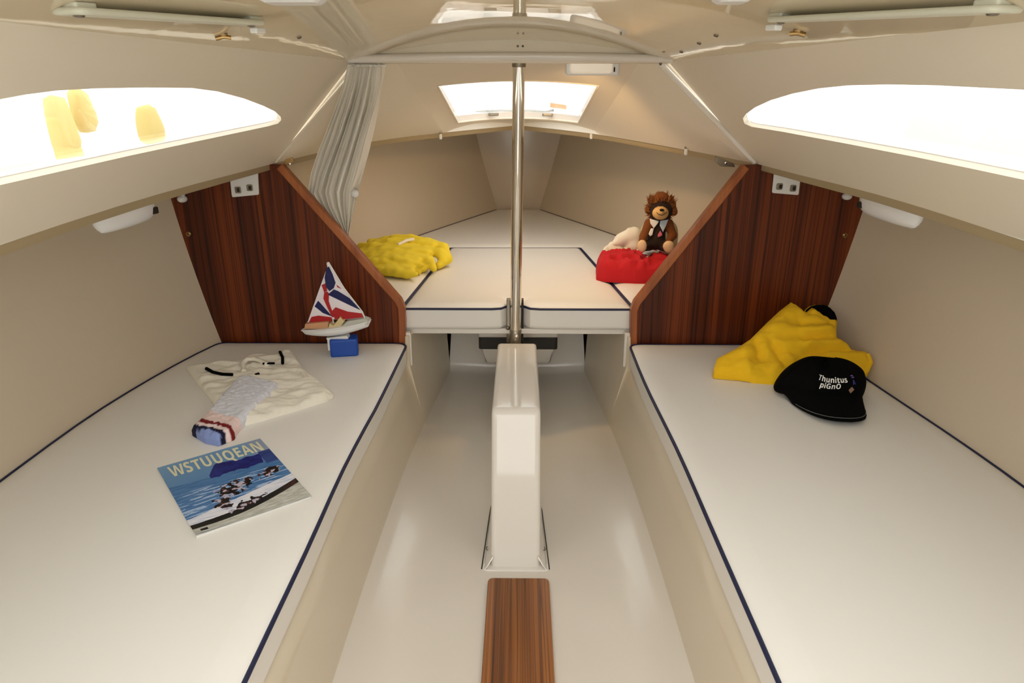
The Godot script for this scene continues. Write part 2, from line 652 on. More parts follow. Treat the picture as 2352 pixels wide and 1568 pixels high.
func build_shell() -> void:
	# hull sides, down to the keel so that no light comes from below
	for side: int in [-1, 1]:
		var rows := []
		for i in 49:
			var z := lerpf(0.36, -3.9, i / 48.0)
			var row := []
			for k in 13:
				var y := lerpf(0.93, 0.2, k / 12.0)
				row.append(Vector3(hull_x(side, y, z), y, z))
			var x0: float = row[12].x
			row.append(Vector3(x0 * 0.85, 0.0, z))
			row.append(Vector3(x0 * 0.45, -0.12, z))
			row.append(Vector3(0.0, -0.16, z))
			rows.append(row)
		struct("wall_left" if side < 0 else "wall_right", slab(rows, Vector3(side * 0.02, -0.004, 0)), M.liner)
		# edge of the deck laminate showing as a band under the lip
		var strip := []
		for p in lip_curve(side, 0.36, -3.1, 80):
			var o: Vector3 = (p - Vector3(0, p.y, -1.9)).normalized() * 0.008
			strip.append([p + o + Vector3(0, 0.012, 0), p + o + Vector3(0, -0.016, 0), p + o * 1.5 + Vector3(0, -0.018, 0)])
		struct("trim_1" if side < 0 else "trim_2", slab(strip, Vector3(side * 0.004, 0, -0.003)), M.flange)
		# side deck from the lip out to the hull: the underside closes the cabin, the top is the white deck outside
		var deck := []
		var n := 60
		var inner := lip_curve(side, 0.36, -3.1, n)
		for i in n + 1:
			var t := float(i) / n
			var z := lerpf(0.36, -3.9, t * t * 0.25 + t * 0.75)
			deck.append([inner[i], Vector3(hull_x(side, 0.89, z) + side * 0.06, LIP + 0.004 + 0.045 * smoothstep(-2.0, -3.2, z), z)])
		struct("deck_left" if side < 0 else "deck_right", slab(deck, Vector3(0, 0.03, 0)), M.boat_white)
	struct("deck_bow", prism([Vector2(0, -3.095), Vector2(0.31, -3.93), Vector2(-0.31, -3.93)], FLAT, LIP + 0.046, LIP + 0.075, 0.001), M.boat_white)
	# bow panel
	var bow := []
	for k in 9:
		var y := lerpf(0.96, -0.1, k / 8.0)
		var row := []
		for j in 9:
			var s := j / 4.0 - 1.0
			var hx := absf(hull_x(1, maxf(y, 0.2), -3.88)) + 0.01
			row.append(Vector3(s * hx, y, -3.86 - 0.02 * (1.0 - s * s)))
		bow.append(row)
	struct("wall_bow", slab(bow, Vector3(0, 0, -0.03)), M.liner_bow)
	# cabin sole
	var sole := []
	for i in 41:
		var z := lerpf(0.36, -2.44, i / 40.0)
		var row := []
		for j in 25:
			var s := j / 12.0 - 1.0
			row.append(Vector3(s * floor_half(z), floor_y(s, z), z))
		sole.append(row)
	# fillet and the upright end of the sole under the forward berth
	for k in 6:
		var a := (k + 1) / 6.0 * PI / 2
		var row := []
		for j in 25:
			var s := j / 12.0 - 1.0
			row.append(Vector3(s * 0.255, floor_y(s, -2.44) + 0.035 * (1.0 - cos(a)), -2.44 - 0.035 * sin(a)))
		sole.append(row)
	var top := []
	for j in 25:
		top.append(Vector3((j / 12.0 - 1.0) * 0.235, 0.365, -2.50))
	sole.append(top)
	struct("floor", slab(sole, Vector3(0, -0.02, -0.004)), M.sole_white)
	# aft bulkhead with the open companionway
	var aft := rounded([Vector2(-1.2, -0.2), Vector2(1.2, -0.2), Vector2(1.2, 0.93), Vector2(0.75, 0.95), Vector2(0.55, 1.22), Vector2(-0.55, 1.22), Vector2(-0.75, 0.95), Vector2(-1.2, 0.93)], 0.01)
	var gap := [Vector2(-0.33, 0.42), Vector2(0.33, 0.42), Vector2(0.36, 1.25), Vector2(-0.36, 1.25)]
	var st := new_st()
	for half in [[-2, 0], [0, 2]]:
		var cut: Array = Geometry2D.intersect_polygons(PackedVector2Array(aft), PackedVector2Array([Vector2(half[0], -1), Vector2(half[1], -1), Vector2(half[1], 2), Vector2(half[0], 2)]))
		for c in cut:
			for d in Geometry2D.clip_polygons(c, PackedVector2Array(gap)):
				rings_into(st, Array(d), UPRIGHT, [[0.0, 0.33], [0.0, 0.36]])
	struct("wall_aft", done(st), M.gelcoat_white)

func corner_top(side: int, z: float) -> Vector3:
	var far := on_z(800 if side < 0 else 1545, 139, -2.0)
	var pl: Array = planes[side]
	return Vector3(far.x + (pl[2].x - pl[0].x) * (z - far.z) / (pl[2].z - pl[0].z), far.y, z)

func build_cabin_top() -> void:
	# crowned glossy ceiling with the sliding hatch open over the companionway
	var rows := []
	var n := 44
	var st := new_st()
	for i in n + 1:
		var z := lerpf(-2.02, 0.36, float(i) / n)
		var a := corner_top(-1, z)
		var b := corner_top(1, z)
		var row := []
		for j in 33:
			var s := j / 16.0 - 1.0
			var p := a.lerp(b, j / 32.0)
			p.y += (0.05 + 0.034 * (z + 2.02)) * (1.0 - s * s)
			p.z = z
			row.append(p)
		rows.append(row)
	for layer in 2:
		st.set_smooth_group(layer)
		for i in n:
			for j in 32:
				var q: Vector3 = (rows[i][j] + rows[i + 1][j + 1]) * 0.5
				if q.z > -0.62 and absf(q.x + 0.02) < 0.33:
					continue
				var o := Vector3(0, 0.03 * layer, 0)
				var uv := func(p: Vector3): return Vector2(p.x, p.z)
				var v := [rows[i][j], rows[i][j + 1], rows[i + 1][j + 1], rows[i + 1][j]]
				tri(st, v[0] + o, v[1] + o, v[2] + o, uv.call(v[0]), uv.call(v[1]), uv.call(v[2]))
				tri(st, v[0] + o, v[2] + o, v[3] + o, uv.call(v[0]), uv.call(v[2]), uv.call(v[3]))
	struct("ceiling", done(st), M.ceiling_gloss)
	# cabin sides, each pierced by a long rounded window
	for side: int in [-1, 1]:
		var o: Vector3 = planes[side][0]
		var nrm: Vector3 = planes[side][1]
		var ex: Vector3 = (planes[side][2] - o).normalized()
		var ey := nrm.cross(ex)
		if ey.y < 0:
			ey = -ey
		var fr := Transform3D(Basis(ex, ey, -nrm), o)   # third axis points out of the boat
		var inv := fr.affine_inverse()
		var to2 := func(p: Vector3): var l := inv * p; return Vector2(l.x, l.y)
		var outer := []
		for z in [-2.05, -1.85, -1.7, -1.55, -1.4, -1.25, -1.1, -0.98, -0.5, 0.36]:
			outer.append(to2.call(lip(side, z)))
		for z in [0.36, -2.05]:
			outer.append(to2.call(corner_top(side, z) + Vector3(0, 0.012, 0)))
		outer = ccw(outer)
		var px := [[0, 228], [60, 217], [130, 208], [220, 203], [330, 201], [440, 202], [500, 210], [560, 226], [605, 243], [632, 256], [645, 268], [646, 276], [638, 284], [615, 290], [450, 325], [300, 357], [150, 391], [0, 425]] if side < 0 else [[2352, 206], [2250, 201], [2150, 196], [2040, 194], [1950, 196], [1880, 203], [1820, 215], [1770, 230], [1735, 246], [1714, 261], [1706, 272], [1710, 284], [1726, 291], [1800, 303], [1950, 331], [2100, 360], [2230, 387], [2352, 413]]
		var hole := []
		for p in px:
			hole.append(to2.call(on_plane(p[0], p[1], o, nrm)))
		var a: Vector2 = hole[0]
		var b: Vector2 = hole[hole.size() - 1]
		hole.append(b + Vector2(0.35, 0.0))
		hole.append(Vector2(b.x + 0.42, (a.y + b.y) / 2))
		hole.append(Vector2(b.x + 0.35, a.y))
		hole = ccw(hole)
		var sm := new_st()
		var mid: float = (hole[0].x + b.x) * 0.5
		for half in [[-1.0, mid], [mid, 4.0]]:
			var rect := PackedVector2Array([Vector2(half[0], -1), Vector2(half[1], -1), Vector2(half[1], 2), Vector2(half[0], 2)])
			for c in Geometry2D.intersect_polygons(PackedVector2Array(outer), rect):
				for d in Geometry2D.clip_polygons(c, PackedVector2Array(hole)):
					rings_into(sm, Array(d), fr, [[0.0, 0.0], [0.0, 0.012]])
		struct("wall_upper_left" if side < 0 else "wall_upper_right", done(sm), M.gelcoat_cream)
		var pane := prism(inset(hole, -0.012), fr, 0.0125, 0.0165, 0.001)
		var w := struct("window_1" if side < 0 else "window_2", pane, M.glass, "long curved cabin window above the berth with the magazine" if side < 0 else "long curved cabin window above the berth with the cap", "window")
		# rounded rim of the opening
		var rim := []
		for p in inset(resample(hole, 0.03), -0.002):
			rim.append(fr * Vector3(p.x, p.y, 0.012))
		part("window_rim", tube(rim, 0.003, true, 6), M.gelcoat_white, w)
	# beam across the cabin with a rounded lower batten
	var l := on_z(799, 141, -2.0)
	var r := on_z(1546, 141, -2.0)
	var face := [Vector2(l.x, l.y - 0.004), Vector2(r.x, r.y - 0.004)]
	for j in 17:
		var s := 1.0 - j / 8.0
		face.append(Vector2(lerpf(l.x, r.x, 1.0 - j / 16.0), lerpf(l.y, r.y, 1.0 - j / 16.0) + 0.004 + 0.052 * (1.0 - s * s)))
	var beam := struct("trim_3", prism(face, UPRIGHT, -2.07, -2.0, 0.002), M.gelcoat_cream, "arched cream beam across the cabin above the steel post", "beam")
	var batten := []
	for j in 13:
		var t := j / 12.0
		batten.append(Vector3(lerpf(l.x + 0.002, r.x - 0.002, t), lerpf(l.y, r.y, t) + 0.006 + 0.006 * (1.0 - pow(t * 2 - 1, 2)), -1.997))
	part("batten", tube(batten, 0.0105, false, 12), M.gelcoat_white, beam)

func fore_roof(s: float, t: float) -> Vector3:   # middle panel of the forepeak roof
	var hx := lerpf(0.335, 0.285, t)
	var x := s * hx
	var top := Vector3(x, 1.160 + 0.030 * (1.0 - s * s), -2.06)
	var z1 := lerpf(-3.1, -2.79, s * s)
	var low := Vector3(x, 0.931 - 0.011 * s * s, z1 - 0.012)
	return top.lerp(low, t)

func build_forepeak() -> void:
	var st := new_st()
	var hs := 0.79
	var t0 := 0.325
	var t1 := 0.875
	var ss := []
	for j in 7: ss.append(lerpf(-1, -hs, j / 6.0))
	for j in 16: ss.append(lerpf(-hs, hs, (j + 1) / 16.0))
	for j in 6: ss.append(lerpf(hs, 1, (j + 1) / 6.0))
	var ts := []
	for j in 7: ts.append(lerpf(0, t0, j / 6.0))
	for j in 12: ts.append(lerpf(t0, t1, (j + 1) / 12.0))
	for j in 4: ts.append(lerpf(t1, 1, (j + 1) / 4.0))
	for layer in 2:
		st.set_smooth_group(layer)
		for i in ts.size() - 1:
			for j in ss.size() - 1:
				var cs: float = (ss[j] + ss[j + 1]) / 2
				var ct: float = (ts[i] + ts[i + 1]) / 2
				if absf(cs) < hs and ct > t0 and ct < t1:
					continue
				var o := Vector3(0, 0.026 * layer, 0)
				quad(st, fore_roof(ss[j], ts[i]) + o, fore_roof(ss[j + 1], ts[i]) + o, fore_roof(ss[j + 1], ts[i + 1]) + o, fore_roof(ss[j], ts[i + 1]) + o)
	struct("ceiling_forward", done(st), M.gelcoat_cream)
	# hatch: upstand round the opening, frame and pane
	var loop := []
	var cr := 0.06
	for k in 16: loop.append(Vector2(lerpf(-hs, hs, k / 16.0), t0))
	for k in 12: loop.append(Vector2(hs, lerpf(t0, t1, k / 12.0)))
	for k in 16: loop.append(Vector2(lerpf(hs, -hs, k / 16.0), t1))
	for k in 12: loop.append(Vector2(-hs, lerpf(t1, t0, k / 12.0)))
	var in_row := []
	var up_row := []
	var rim := []
	for q in loop:
		var p := fore_roof(q.x, q.y)
		in_row.append(p)
		up_row.append(p + Vector3(0, 0.027, 0))
		rim.append(p + Vector3(0, 0.002, 0))
	var up := new_st()
	sheet(up, [in_row, up_row], false, true)
	var rows := []
	for i in 9:
		var row := []
		for j in 13:
			row.append(fore_roof(lerpf(-hs - 0.03, hs + 0.03, j / 12.0), lerpf(t0 - 0.02, t1 + 0.02, i / 8.0)) + Vector3(0, 0.028, 0))
		rows.append(row)
	var hatch := struct("window_3", slab(rows, Vector3(0, 0.006, 0)), M.smoked_glass, "clear deck hatch in the sloping roof over the forward berth", "hatch")
	part("hatch_upstand", done(up), M.gelcoat_white, hatch)
	part("hatch_rim", tube(rim, 0.004, true, 6), M.gelcoat_cream, hatch)
	for x in [-0.42, 0.5]:
		var p := fore_roof(x * hs, t1 - 0.02) + Vector3(0, 0.016, 0)
		part("hatch_latch", prism(box_poly(0.04, 0.014, 0.004, Vector2(p.x, p.z)), FLAT, p.y - 0.006, p.y + 0.006), M.dull_steel, hatch)
	# sloping side panels between the middle panel and the lip
	for side: int in [-1, 1]:
		var a := []
		var b := []
		var c := corner_top(side, -2.03)
		var l := lip_curve(side, -2.06, -2.79, 16)
		for i in 25:
			a.append(fore_roof(side, i / 24.0))
			if i <= 8:
				b.append(Vector3(c.x, c.y - 0.006, -2.06).lerp(l[0], i / 8.0))
			else:
				b.append(l[i - 8])
		var rows2 := []
		for i in 25:
			var row := []
			for k in 7:
				row.append(a[i].lerp(b[i], k / 6.0))
			rows2.append(row)
		struct("ceiling_side_left" if side < 0 else "ceiling_side_right", slab(rows2, Vector3(side * 0.01, 0.024, 0)), M.gelcoat_cream)
		# white moulded edge between cabin side and forepeak
		var e0 := c + Vector3(-side * 0.012, -0.01, -0.035)
		var e1: Vector3 = l[0] + Vector3(-side * 0.004, 0.004, 0.012)
		struct("trim_4" if side < 0 else "trim_5", tube([e0 + (e0 - e1) * 0.12, e0.lerp(e1, 0.33), e0.lerp(e1, 0.66), e1], 0.004 if side < 0 else 0.008, false, 12), M.gelcoat_white if side > 0 else M.gelcoat_cream)

func build_bulkheads() -> void:
	for side: int in [-1, 1]:
		var path_px := [[646, 370], [780, 528], [905, 671], [920, 688], [928, 706], [930, 740], [930, 792]] if side < 0 else [[1710, 366], [1590, 528], [1475, 671], [1458, 692], [1450, 712], [1449, 740], [1449, 792]]
		var path := []
		for p in path_px:
			var w := on_z(p[0], p[1], BULK)
			path.append(Vector2(w.x, w.y))
		path[0].y = LIP
		var poly := path.duplicate()
		poly.append(Vector2(path[6].x, 0.27))
		for k in 14:
			var y := lerpf(0.27, LIP, k / 13.0)
			poly.append(Vector2(hull_x(side, y, BULK) + side * 0.006, y))
		var at := Vector3(path[6].x + side * 0.25, 0.27, BULK)
		var t := thing("bulkhead_panel", "dark red-brown wood bulkhead beside the toy sailboat, with vertical grain" if side < 0 else "dark red-brown wood bulkhead behind the black cap, with vertical grain", "bulkhead", at, "wooden bulkheads")
		part("panel", prism(poly, UPRIGHT, BULK - 0.02, BULK, 0.001), M.panel_wood, t)
		# lighter solid edge strip along the opening
		var strip := path.duplicate()
		var back := []
		for i in path.size():
			var d: Vector2 = (path[mini(i + 1, 6)] - path[maxi(i - 1, 0)]).normalized()
			var nn := Vector2(-d.y, d.x)
			if nn.x * side < 0:
				nn = -nn
			strip[i] = path[i] - nn * 0.002
			back.append(path[i] + nn * 0.019)
		back.reverse()
		part("edge_strip", prism(strip + back, UPRIGHT, BULK - 0.025, BULK + 0.006, 0.003), M.trim_wood, t)

func cushion(called: String, label: String, poly: Array, low: float, high: float, corner: float, group := "") -> Node3D:
	var p := ccw(poly)
	var c := Vector3.ZERO
	for v in p:
		c += Vector3(v.x, 0, v.y) / p.size()
	var t := thing(called, label, "cushion", Vector3(c.x, low, c.z), group)
	part("cover", rings(p, FLAT, [[0.012, low], [0.003, low + 0.004], [0.0, low + 0.012], [0.0, high - 0.012], [0.003, high - 0.0085], [0.010, high - 0.0055], [0.022, high - 0.0022], [0.036, high - 0.0006], [0.05, high]], true, corner), M.vinyl, t)
	var loop := []
	for v in rounded(inset(p, -0.0005), corner, 5):
		loop.append(Vector3(v.x, high - 0.010, v.y))
	part("piping", tube(loop, 0.0037, true, 8), M.piping, t)
	return t

func build_berths() -> void:
	for side: int in [-1, 1]:
		var z0 := on_y(936, 783, BERTH).z + 0.0
		var poly := []
		var zs := []
		for k in 26:
			zs.append(lerpf(z0, 0.3, k / 25.0))
		for z in zs:
			poly.append(Vector2(berth_edge(side, z), z))
		zs.reverse()
		for z in zs:
			poly.append(Vector2(hull_x(side, BERTH, z) - side * 0.006, z))
		cushion("berth_cushion", "long off-white berth cushion with navy piping under the magazine" if side < 0 else "long off-white berth cushion with navy piping under the black cap", poly, BERTH - 0.078, BERTH, 0.032, "side berth cushions")
		var rows := []
		for i in 36:
			var z := lerpf(0.34, BULK - 0.005, i / 35.0)
			var e := berth_edge(side, maxf(z, z0)) + side * 0.004
			var lo := Vector3(side * floor_half(z) * 0.995, floor_y(1, z) - 0.004, z)
			var hi := Vector3(e, BERTH - 0.084, z)
			var row := [lo]
			for k in 3:
				row.append(lo.lerp(hi, (k + 1) / 4.0) + Vector3(-side * 0.002, 0, 0))
			row.append_array([hi, Vector3(e + side * 0.012, BERTH - 0.0785, z), Vector3(hull_x(side, 0.28, z) - side * 0.004, BERTH - 0.0785, z)])
			rows.append(row)
		var t := thing("berth_locker", "cream moulded berth locker under the cushion with the magazine" if side < 0 else "cream moulded berth locker under the cushion with the cap", "locker", Vector3(side * 0.5, 0.08, -1), "moulded berth lockers")
		part("front", slab(rows, Vector3(side * 0.01, -0.012, 0)), M.locker, t)
		# locker side carried on under the forward berth
		var far := []
		for i in 9:
			var z := lerpf(BULK + 0.004, -2.46, i / 8.0)
			var x0 := floor_half(z) * 0.995
			var hi := lerpf(absf(berth_edge(side, z0)) - 0.004, 0.262, i / 8.0)
			far.append([Vector3(side * x0, floor_y(1, z) - 0.004, z), Vector3(side * hi, 0.276, z), Vector3(side * hi, 0.372, z)])
		part("locker_side", slab(far, Vector3(side * 0.012, 0, 0)), M.locker, t)
		# white end post with a screw beside the bulkhead
		var e2 := on_z(931 if side < 0 else 1448, 770, BULK)
		part("end_post", prism(box_poly(0.02, 0.11, 0.004, Vector2(e2.x - side * 0.006, 0.325)), UPRIGHT, BULK - 0.03, BULK - 0.006), M.gelcoat_white, t)
		if side < 0:
			var sc := on_z(945, 766, BULK)
			part("screw", lathe([[0.0, 0.004], [0.003, 0.003], [0.0045, 0.0]], frame(sc + Vector3(0, 0, -0.006), Vector3(0, 0, 1)), 10), M.steel, t)
	# forward berth: filler cushion with a notch for the post, and the V cushion round it
	var zf := -2.056
	var a := on_y(929, 702, FORE - 0.01)
	var b := on_y(1449, 702, FORE - 0.01)
	var c := on_y(1331, 571, FORE - 0.01)
	var d := on_y(1036, 571, FORE - 0.01)
	var pole_x := on_z(1184, 720, -2.06).x
	var fill := [Vector2(a.x, zf), Vector2(pole_x - 0.075, zf), Vector2(pole_x - 0.045, zf - 0.006), Vector2(pole_x - 0.022, zf - 0.034), Vector2(pole_x - 0.018, zf - 0.06), Vector2(pole_x + 0.018, zf - 0.06), Vector2(pole_x + 0.022, zf - 0.034), Vector2(pole_x + 0.045, zf - 0.006), Vector2(pole_x + 0.075, zf), Vector2(b.x, zf), Vector2(c.x, c.z), Vector2(d.x, d.z)]
	cushion("filler_cushion", "off-white filler cushion behind the steel post, navy piped, wedge shaped", fill, FORE - 0.078, FORE, 0.006)
	var g := 0.006
	var v := [Vector2(a.x - g, zf - 0.012), Vector2(d.x - g, d.z - g), Vector2(c.x + g, c.z - g), Vector2(b.x + g, zf - 0.012)]
	var zs2 := [-2.07, -2.2, -2.4, -2.6, -2.8, -3.0, -3.2, -3.4, -3.6, -3.75, -3.835]
	for z in zs2:
		v.append(Vector2(hull_x(1, FORE, z) - 0.006, z))
	zs2.reverse()
	for z in zs2:
		v.append(Vector2(hull_x(-1, FORE, z) + 0.006, z))
	cushion("bow_cushion", "off-white V-shaped bow cushion reaching to the narrow bow panel", v, FORE - 0.078, FORE, 0.006)
	# platform below the forward cushions
	var pl := [Vector2(a.x + 0.002, -2.07), Vector2(b.x - 0.002, -2.07)]
	for z in [-2.2, -2.6, -3.0, -3.4, -3.83]:
		pl.append(Vector2(hull_x(1, 0.38, z) - 0.002, z))
	for z in [-3.83, -3.4, -3.0, -2.6, -2.2]:
		pl.append(Vector2(hull_x(-1, 0.38, z) + 0.002, z))
	var base := thing("berth_platform", "white platform carrying the forward berth cushions behind the steel post", "platform", Vector3(0, 0.365, -2.8))
	part("top", prism(pl, FLAT, 0.366, FORE - 0.0785, 0.002), M.gelcoat_white, base)
	# tapered locker tub hung under the platform
	var tub := thing("storage_tub", "tapered white tub with a black band hung under the forward berth", "tub", Vector3(0, 0.16, -2.36))
	var w := on_z(1097, 775, -2.27)
	var e := on_z(1283, 775, -2.27)
	var cx := (w.x + e.x) / 2
	var wd := e.x - w.x
	part("lid", prism(box_poly(wd, 0.18, 0.01, Vector2(cx, -2.36)), FLAT, w.y, 0.3655, 0.004), M.gelcoat_white, tub)
	var y1 := on_z(1190, 803, -2.27).y
	var y2 := on_z(1190, 840, -2.27).y
	part("band", prism(box_poly(wd - 0.006, 0.174, 0.01, Vector2(cx, -2.36)), FLAT, y1, w.y, 0.002), M.dark_rubber, tub)
	part("basin", rings(box_poly(wd - 0.02, 0.16, 0.015, Vector2(cx, -2.36)), FLAT, [[0.024, y2], [0.02, y2 + 0.004], [0.0, y1]]), M.gelcoat_white, tub)
	for x in [w.x - 0.02, e.x + 0.02]:
		part("hanger", prism(box_poly(0.05, 0.03, 0.003, Vector2(x, -2.33)), FLAT, 0.352, 0.3655), M.dark_rubber, tub)

func build_trunk() -> void:
	var zt := on_y(1186, 936, BERTH).z
	var zb := on_y(1190, 1306, 0.0).z
	var x := on_y(1186, 900, BERTH).x
	var t := thing("keel_trunk", "glossy white centreboard trunk standing in front of the steel post", "keel trunk", Vector3(x, 0, (zt + zb) / 2))
	var prof := rounded(ccw([Vector2(-2.03, -0.01), Vector2(zb, -0.01), Vector2(zb - 0.005, 0.012), Vector2(zt + 0.012, BERTH), Vector2(-2.032, BERTH - 0.004)]), 0.03, 8)
	var hw := 0.059
	var side := SIDE
	side.origin = Vector3(x, 0, 0)
	part("casing", rings(prof, side, [[0.009, -hw], [0.003, -hw + 0.002], [0.0, -hw + 0.009], [0.0, hw - 0.009], [0.003, hw - 0.002], [0.009, hw]]), M.gelcoat_white, t)
	for s: int in [-1, 1]:
		var rows := []
		for i in 11:
			var u := i / 10.0
			var z := lerpf(zb + 0.006, zb - 0.42, u)
			var f := 0.016 * pow(1.0 - u, 0.8)
			rows.append([Vector3(x + s * (hw - 0.003), 0.030 - 0.02 * u, z - 0.01), Vector3(x + s * (hw + f * 0.6), 0.012, z), Vector3(x + s * (hw + f + 0.004), 0.001, z + 0.004)])
		part("side_flange", slab(rows, Vector3(-s * 0.003, 0, 0)), M.gelcoat_white, t)
		var p := Vector3(x + s * (hw + 0.012), 0.014, zb - 0.06)
		part("screw", lathe([[0.0, 0.003], [0.004, 0.002], [0.005, 0.0]], frame(p, Vector3(s, 0.3, 0.6)), 10), M.dull_steel, t)
		var seam := []
		for i in 9:
			var u := i / 8.0
			seam.append(Vector3(x + s * (hw + 0.0225 - 0.018 * u), 0.004, lerpf(zb + 0.006, zb - 0.4, u)))
		part("seal", tube(seam, 0.0014, false, 6), M.dark_rubber, t)
	part("foot", prism(box_poly(0.158, 0.03, 0.008, Vector2(x, zb - 0.004)), FLAT, -0.004, 0.004, 0.002), M.gelcoat_white, t)
	# wooden board let into the sole
	var c := on_y(1191, 1328, 0.012)
	var poly := rounded(ccw([Vector2(c.x - 0.071, c.z), Vector2(c.x + 0.071, c.z), Vector2(c.x + 0.070, 0.2), Vector2(c.x - 0.074, 0.2)]), 0.014, 5)
	var b := thing("floor_board", "brown wooden floorboard with rounded corners set in the white sole", "floorboard", Vector3(c.x, 0, -0.6))
	part("board", prism(poly, FLAT, 0.0, 0.014, 0.002), M.sole_wood, b)

func build_pole() -> void:
	var lo := on_z(1184, 776, -2.062)
	var hi := on_z(1192, 138, -2.035)
	var t := thing("support_post", "polished stainless steel post from the keel trunk up to the beam", "post", lo)
	part("tube", tube([lo + Vector3(0, 0.02, 0), lo.lerp(hi, 0.5), hi + Vector3(0, 0.012, 0)], 0.0165, false, 28), M.steel, t)
	part("foot_socket", lathe([[0.0, -0.06], [0.0185, -0.06], [0.0185, 0.028], [0.0165, 0.030]], frame(lo, Vector3.UP, Vector3(0, 0, 1)), 20), M.dull_steel, t)
	part("foot_bolt", lathe([[0.0, 0.008], [0.006, 0.007], [0.008, 0.004], [0.008, 0.0]], frame(lo + Vector3(0.002, 0.012, 0.0165), Vector3(0, 0, 1)), 6), M.steel, t)
	var p := lo + Vector3(-0.022, 0.05, -0.022)
	part("bracket", prism(box_poly(0.012, 0.14, 0.002, Vector2(p.x, p.y)), UPRIGHT, p.z - 0.012, p.z + 0.012), M.dull_steel, t)
	part("bracket", prism(box_poly(0.006, 0.14, 0.002, Vector2(lo.x + 0.0215, p.y)), UPRIGHT, p.z - 0.012, p.z + 0.012), M.dark_rubber, t)
	part("bracket_bolt", lathe([[0.0, 0.006], [0.006, 0.005], [0.006, 0.0]], frame(lo + Vector3(-0.024, 0.03, -0.01), Vector3(0, 0, 1)), 8), M.dull_steel, t)
	part("head_socket", lathe([[0.0175, -0.02], [0.019, -0.018], [0.019, 0.0]], frame(hi + Vector3(0, 0.002, 0), Vector3.UP, Vector3(0, 0, 1)), 20), M.dull_steel, t)

func screw(at: Vector3, n: Vector3, label: String, group: String, r := 0.006) -> void:
	var t := thing("screw", label, "screw", at, group)
	var f := frame(at, n, Vector3(0.1, 0.2, 1))
	part("head", lathe([[0.0, 0.003], [r * 0.6, 0.0027], [r, 0.0]], f, 12), M.dull_steel, t)
	part("slot", prism(box_poly(r * 1.3, r * 0.3), f, 0.0026, 0.0034, 0.0001), M.black_plastic, t)

func ceiling_point(x: float, y: float) -> Vector3:
	var r := ray(x, y)
	var p := EYE
	for k in 400:
		p = EYE + r / absf(r.z) * (0.3 + k * 0.005)
		var a := corner_top(-1, p.z)
		var b := corner_top(1, p.z)
		var s := clampf((p.x - a.x) / (b.x - a.x), 0, 1) * 2 - 1
		if p.y > a.y + (0.05 + 0.034 * (p.z + 2.02)) * (1 - s * s):
			return p
	return p

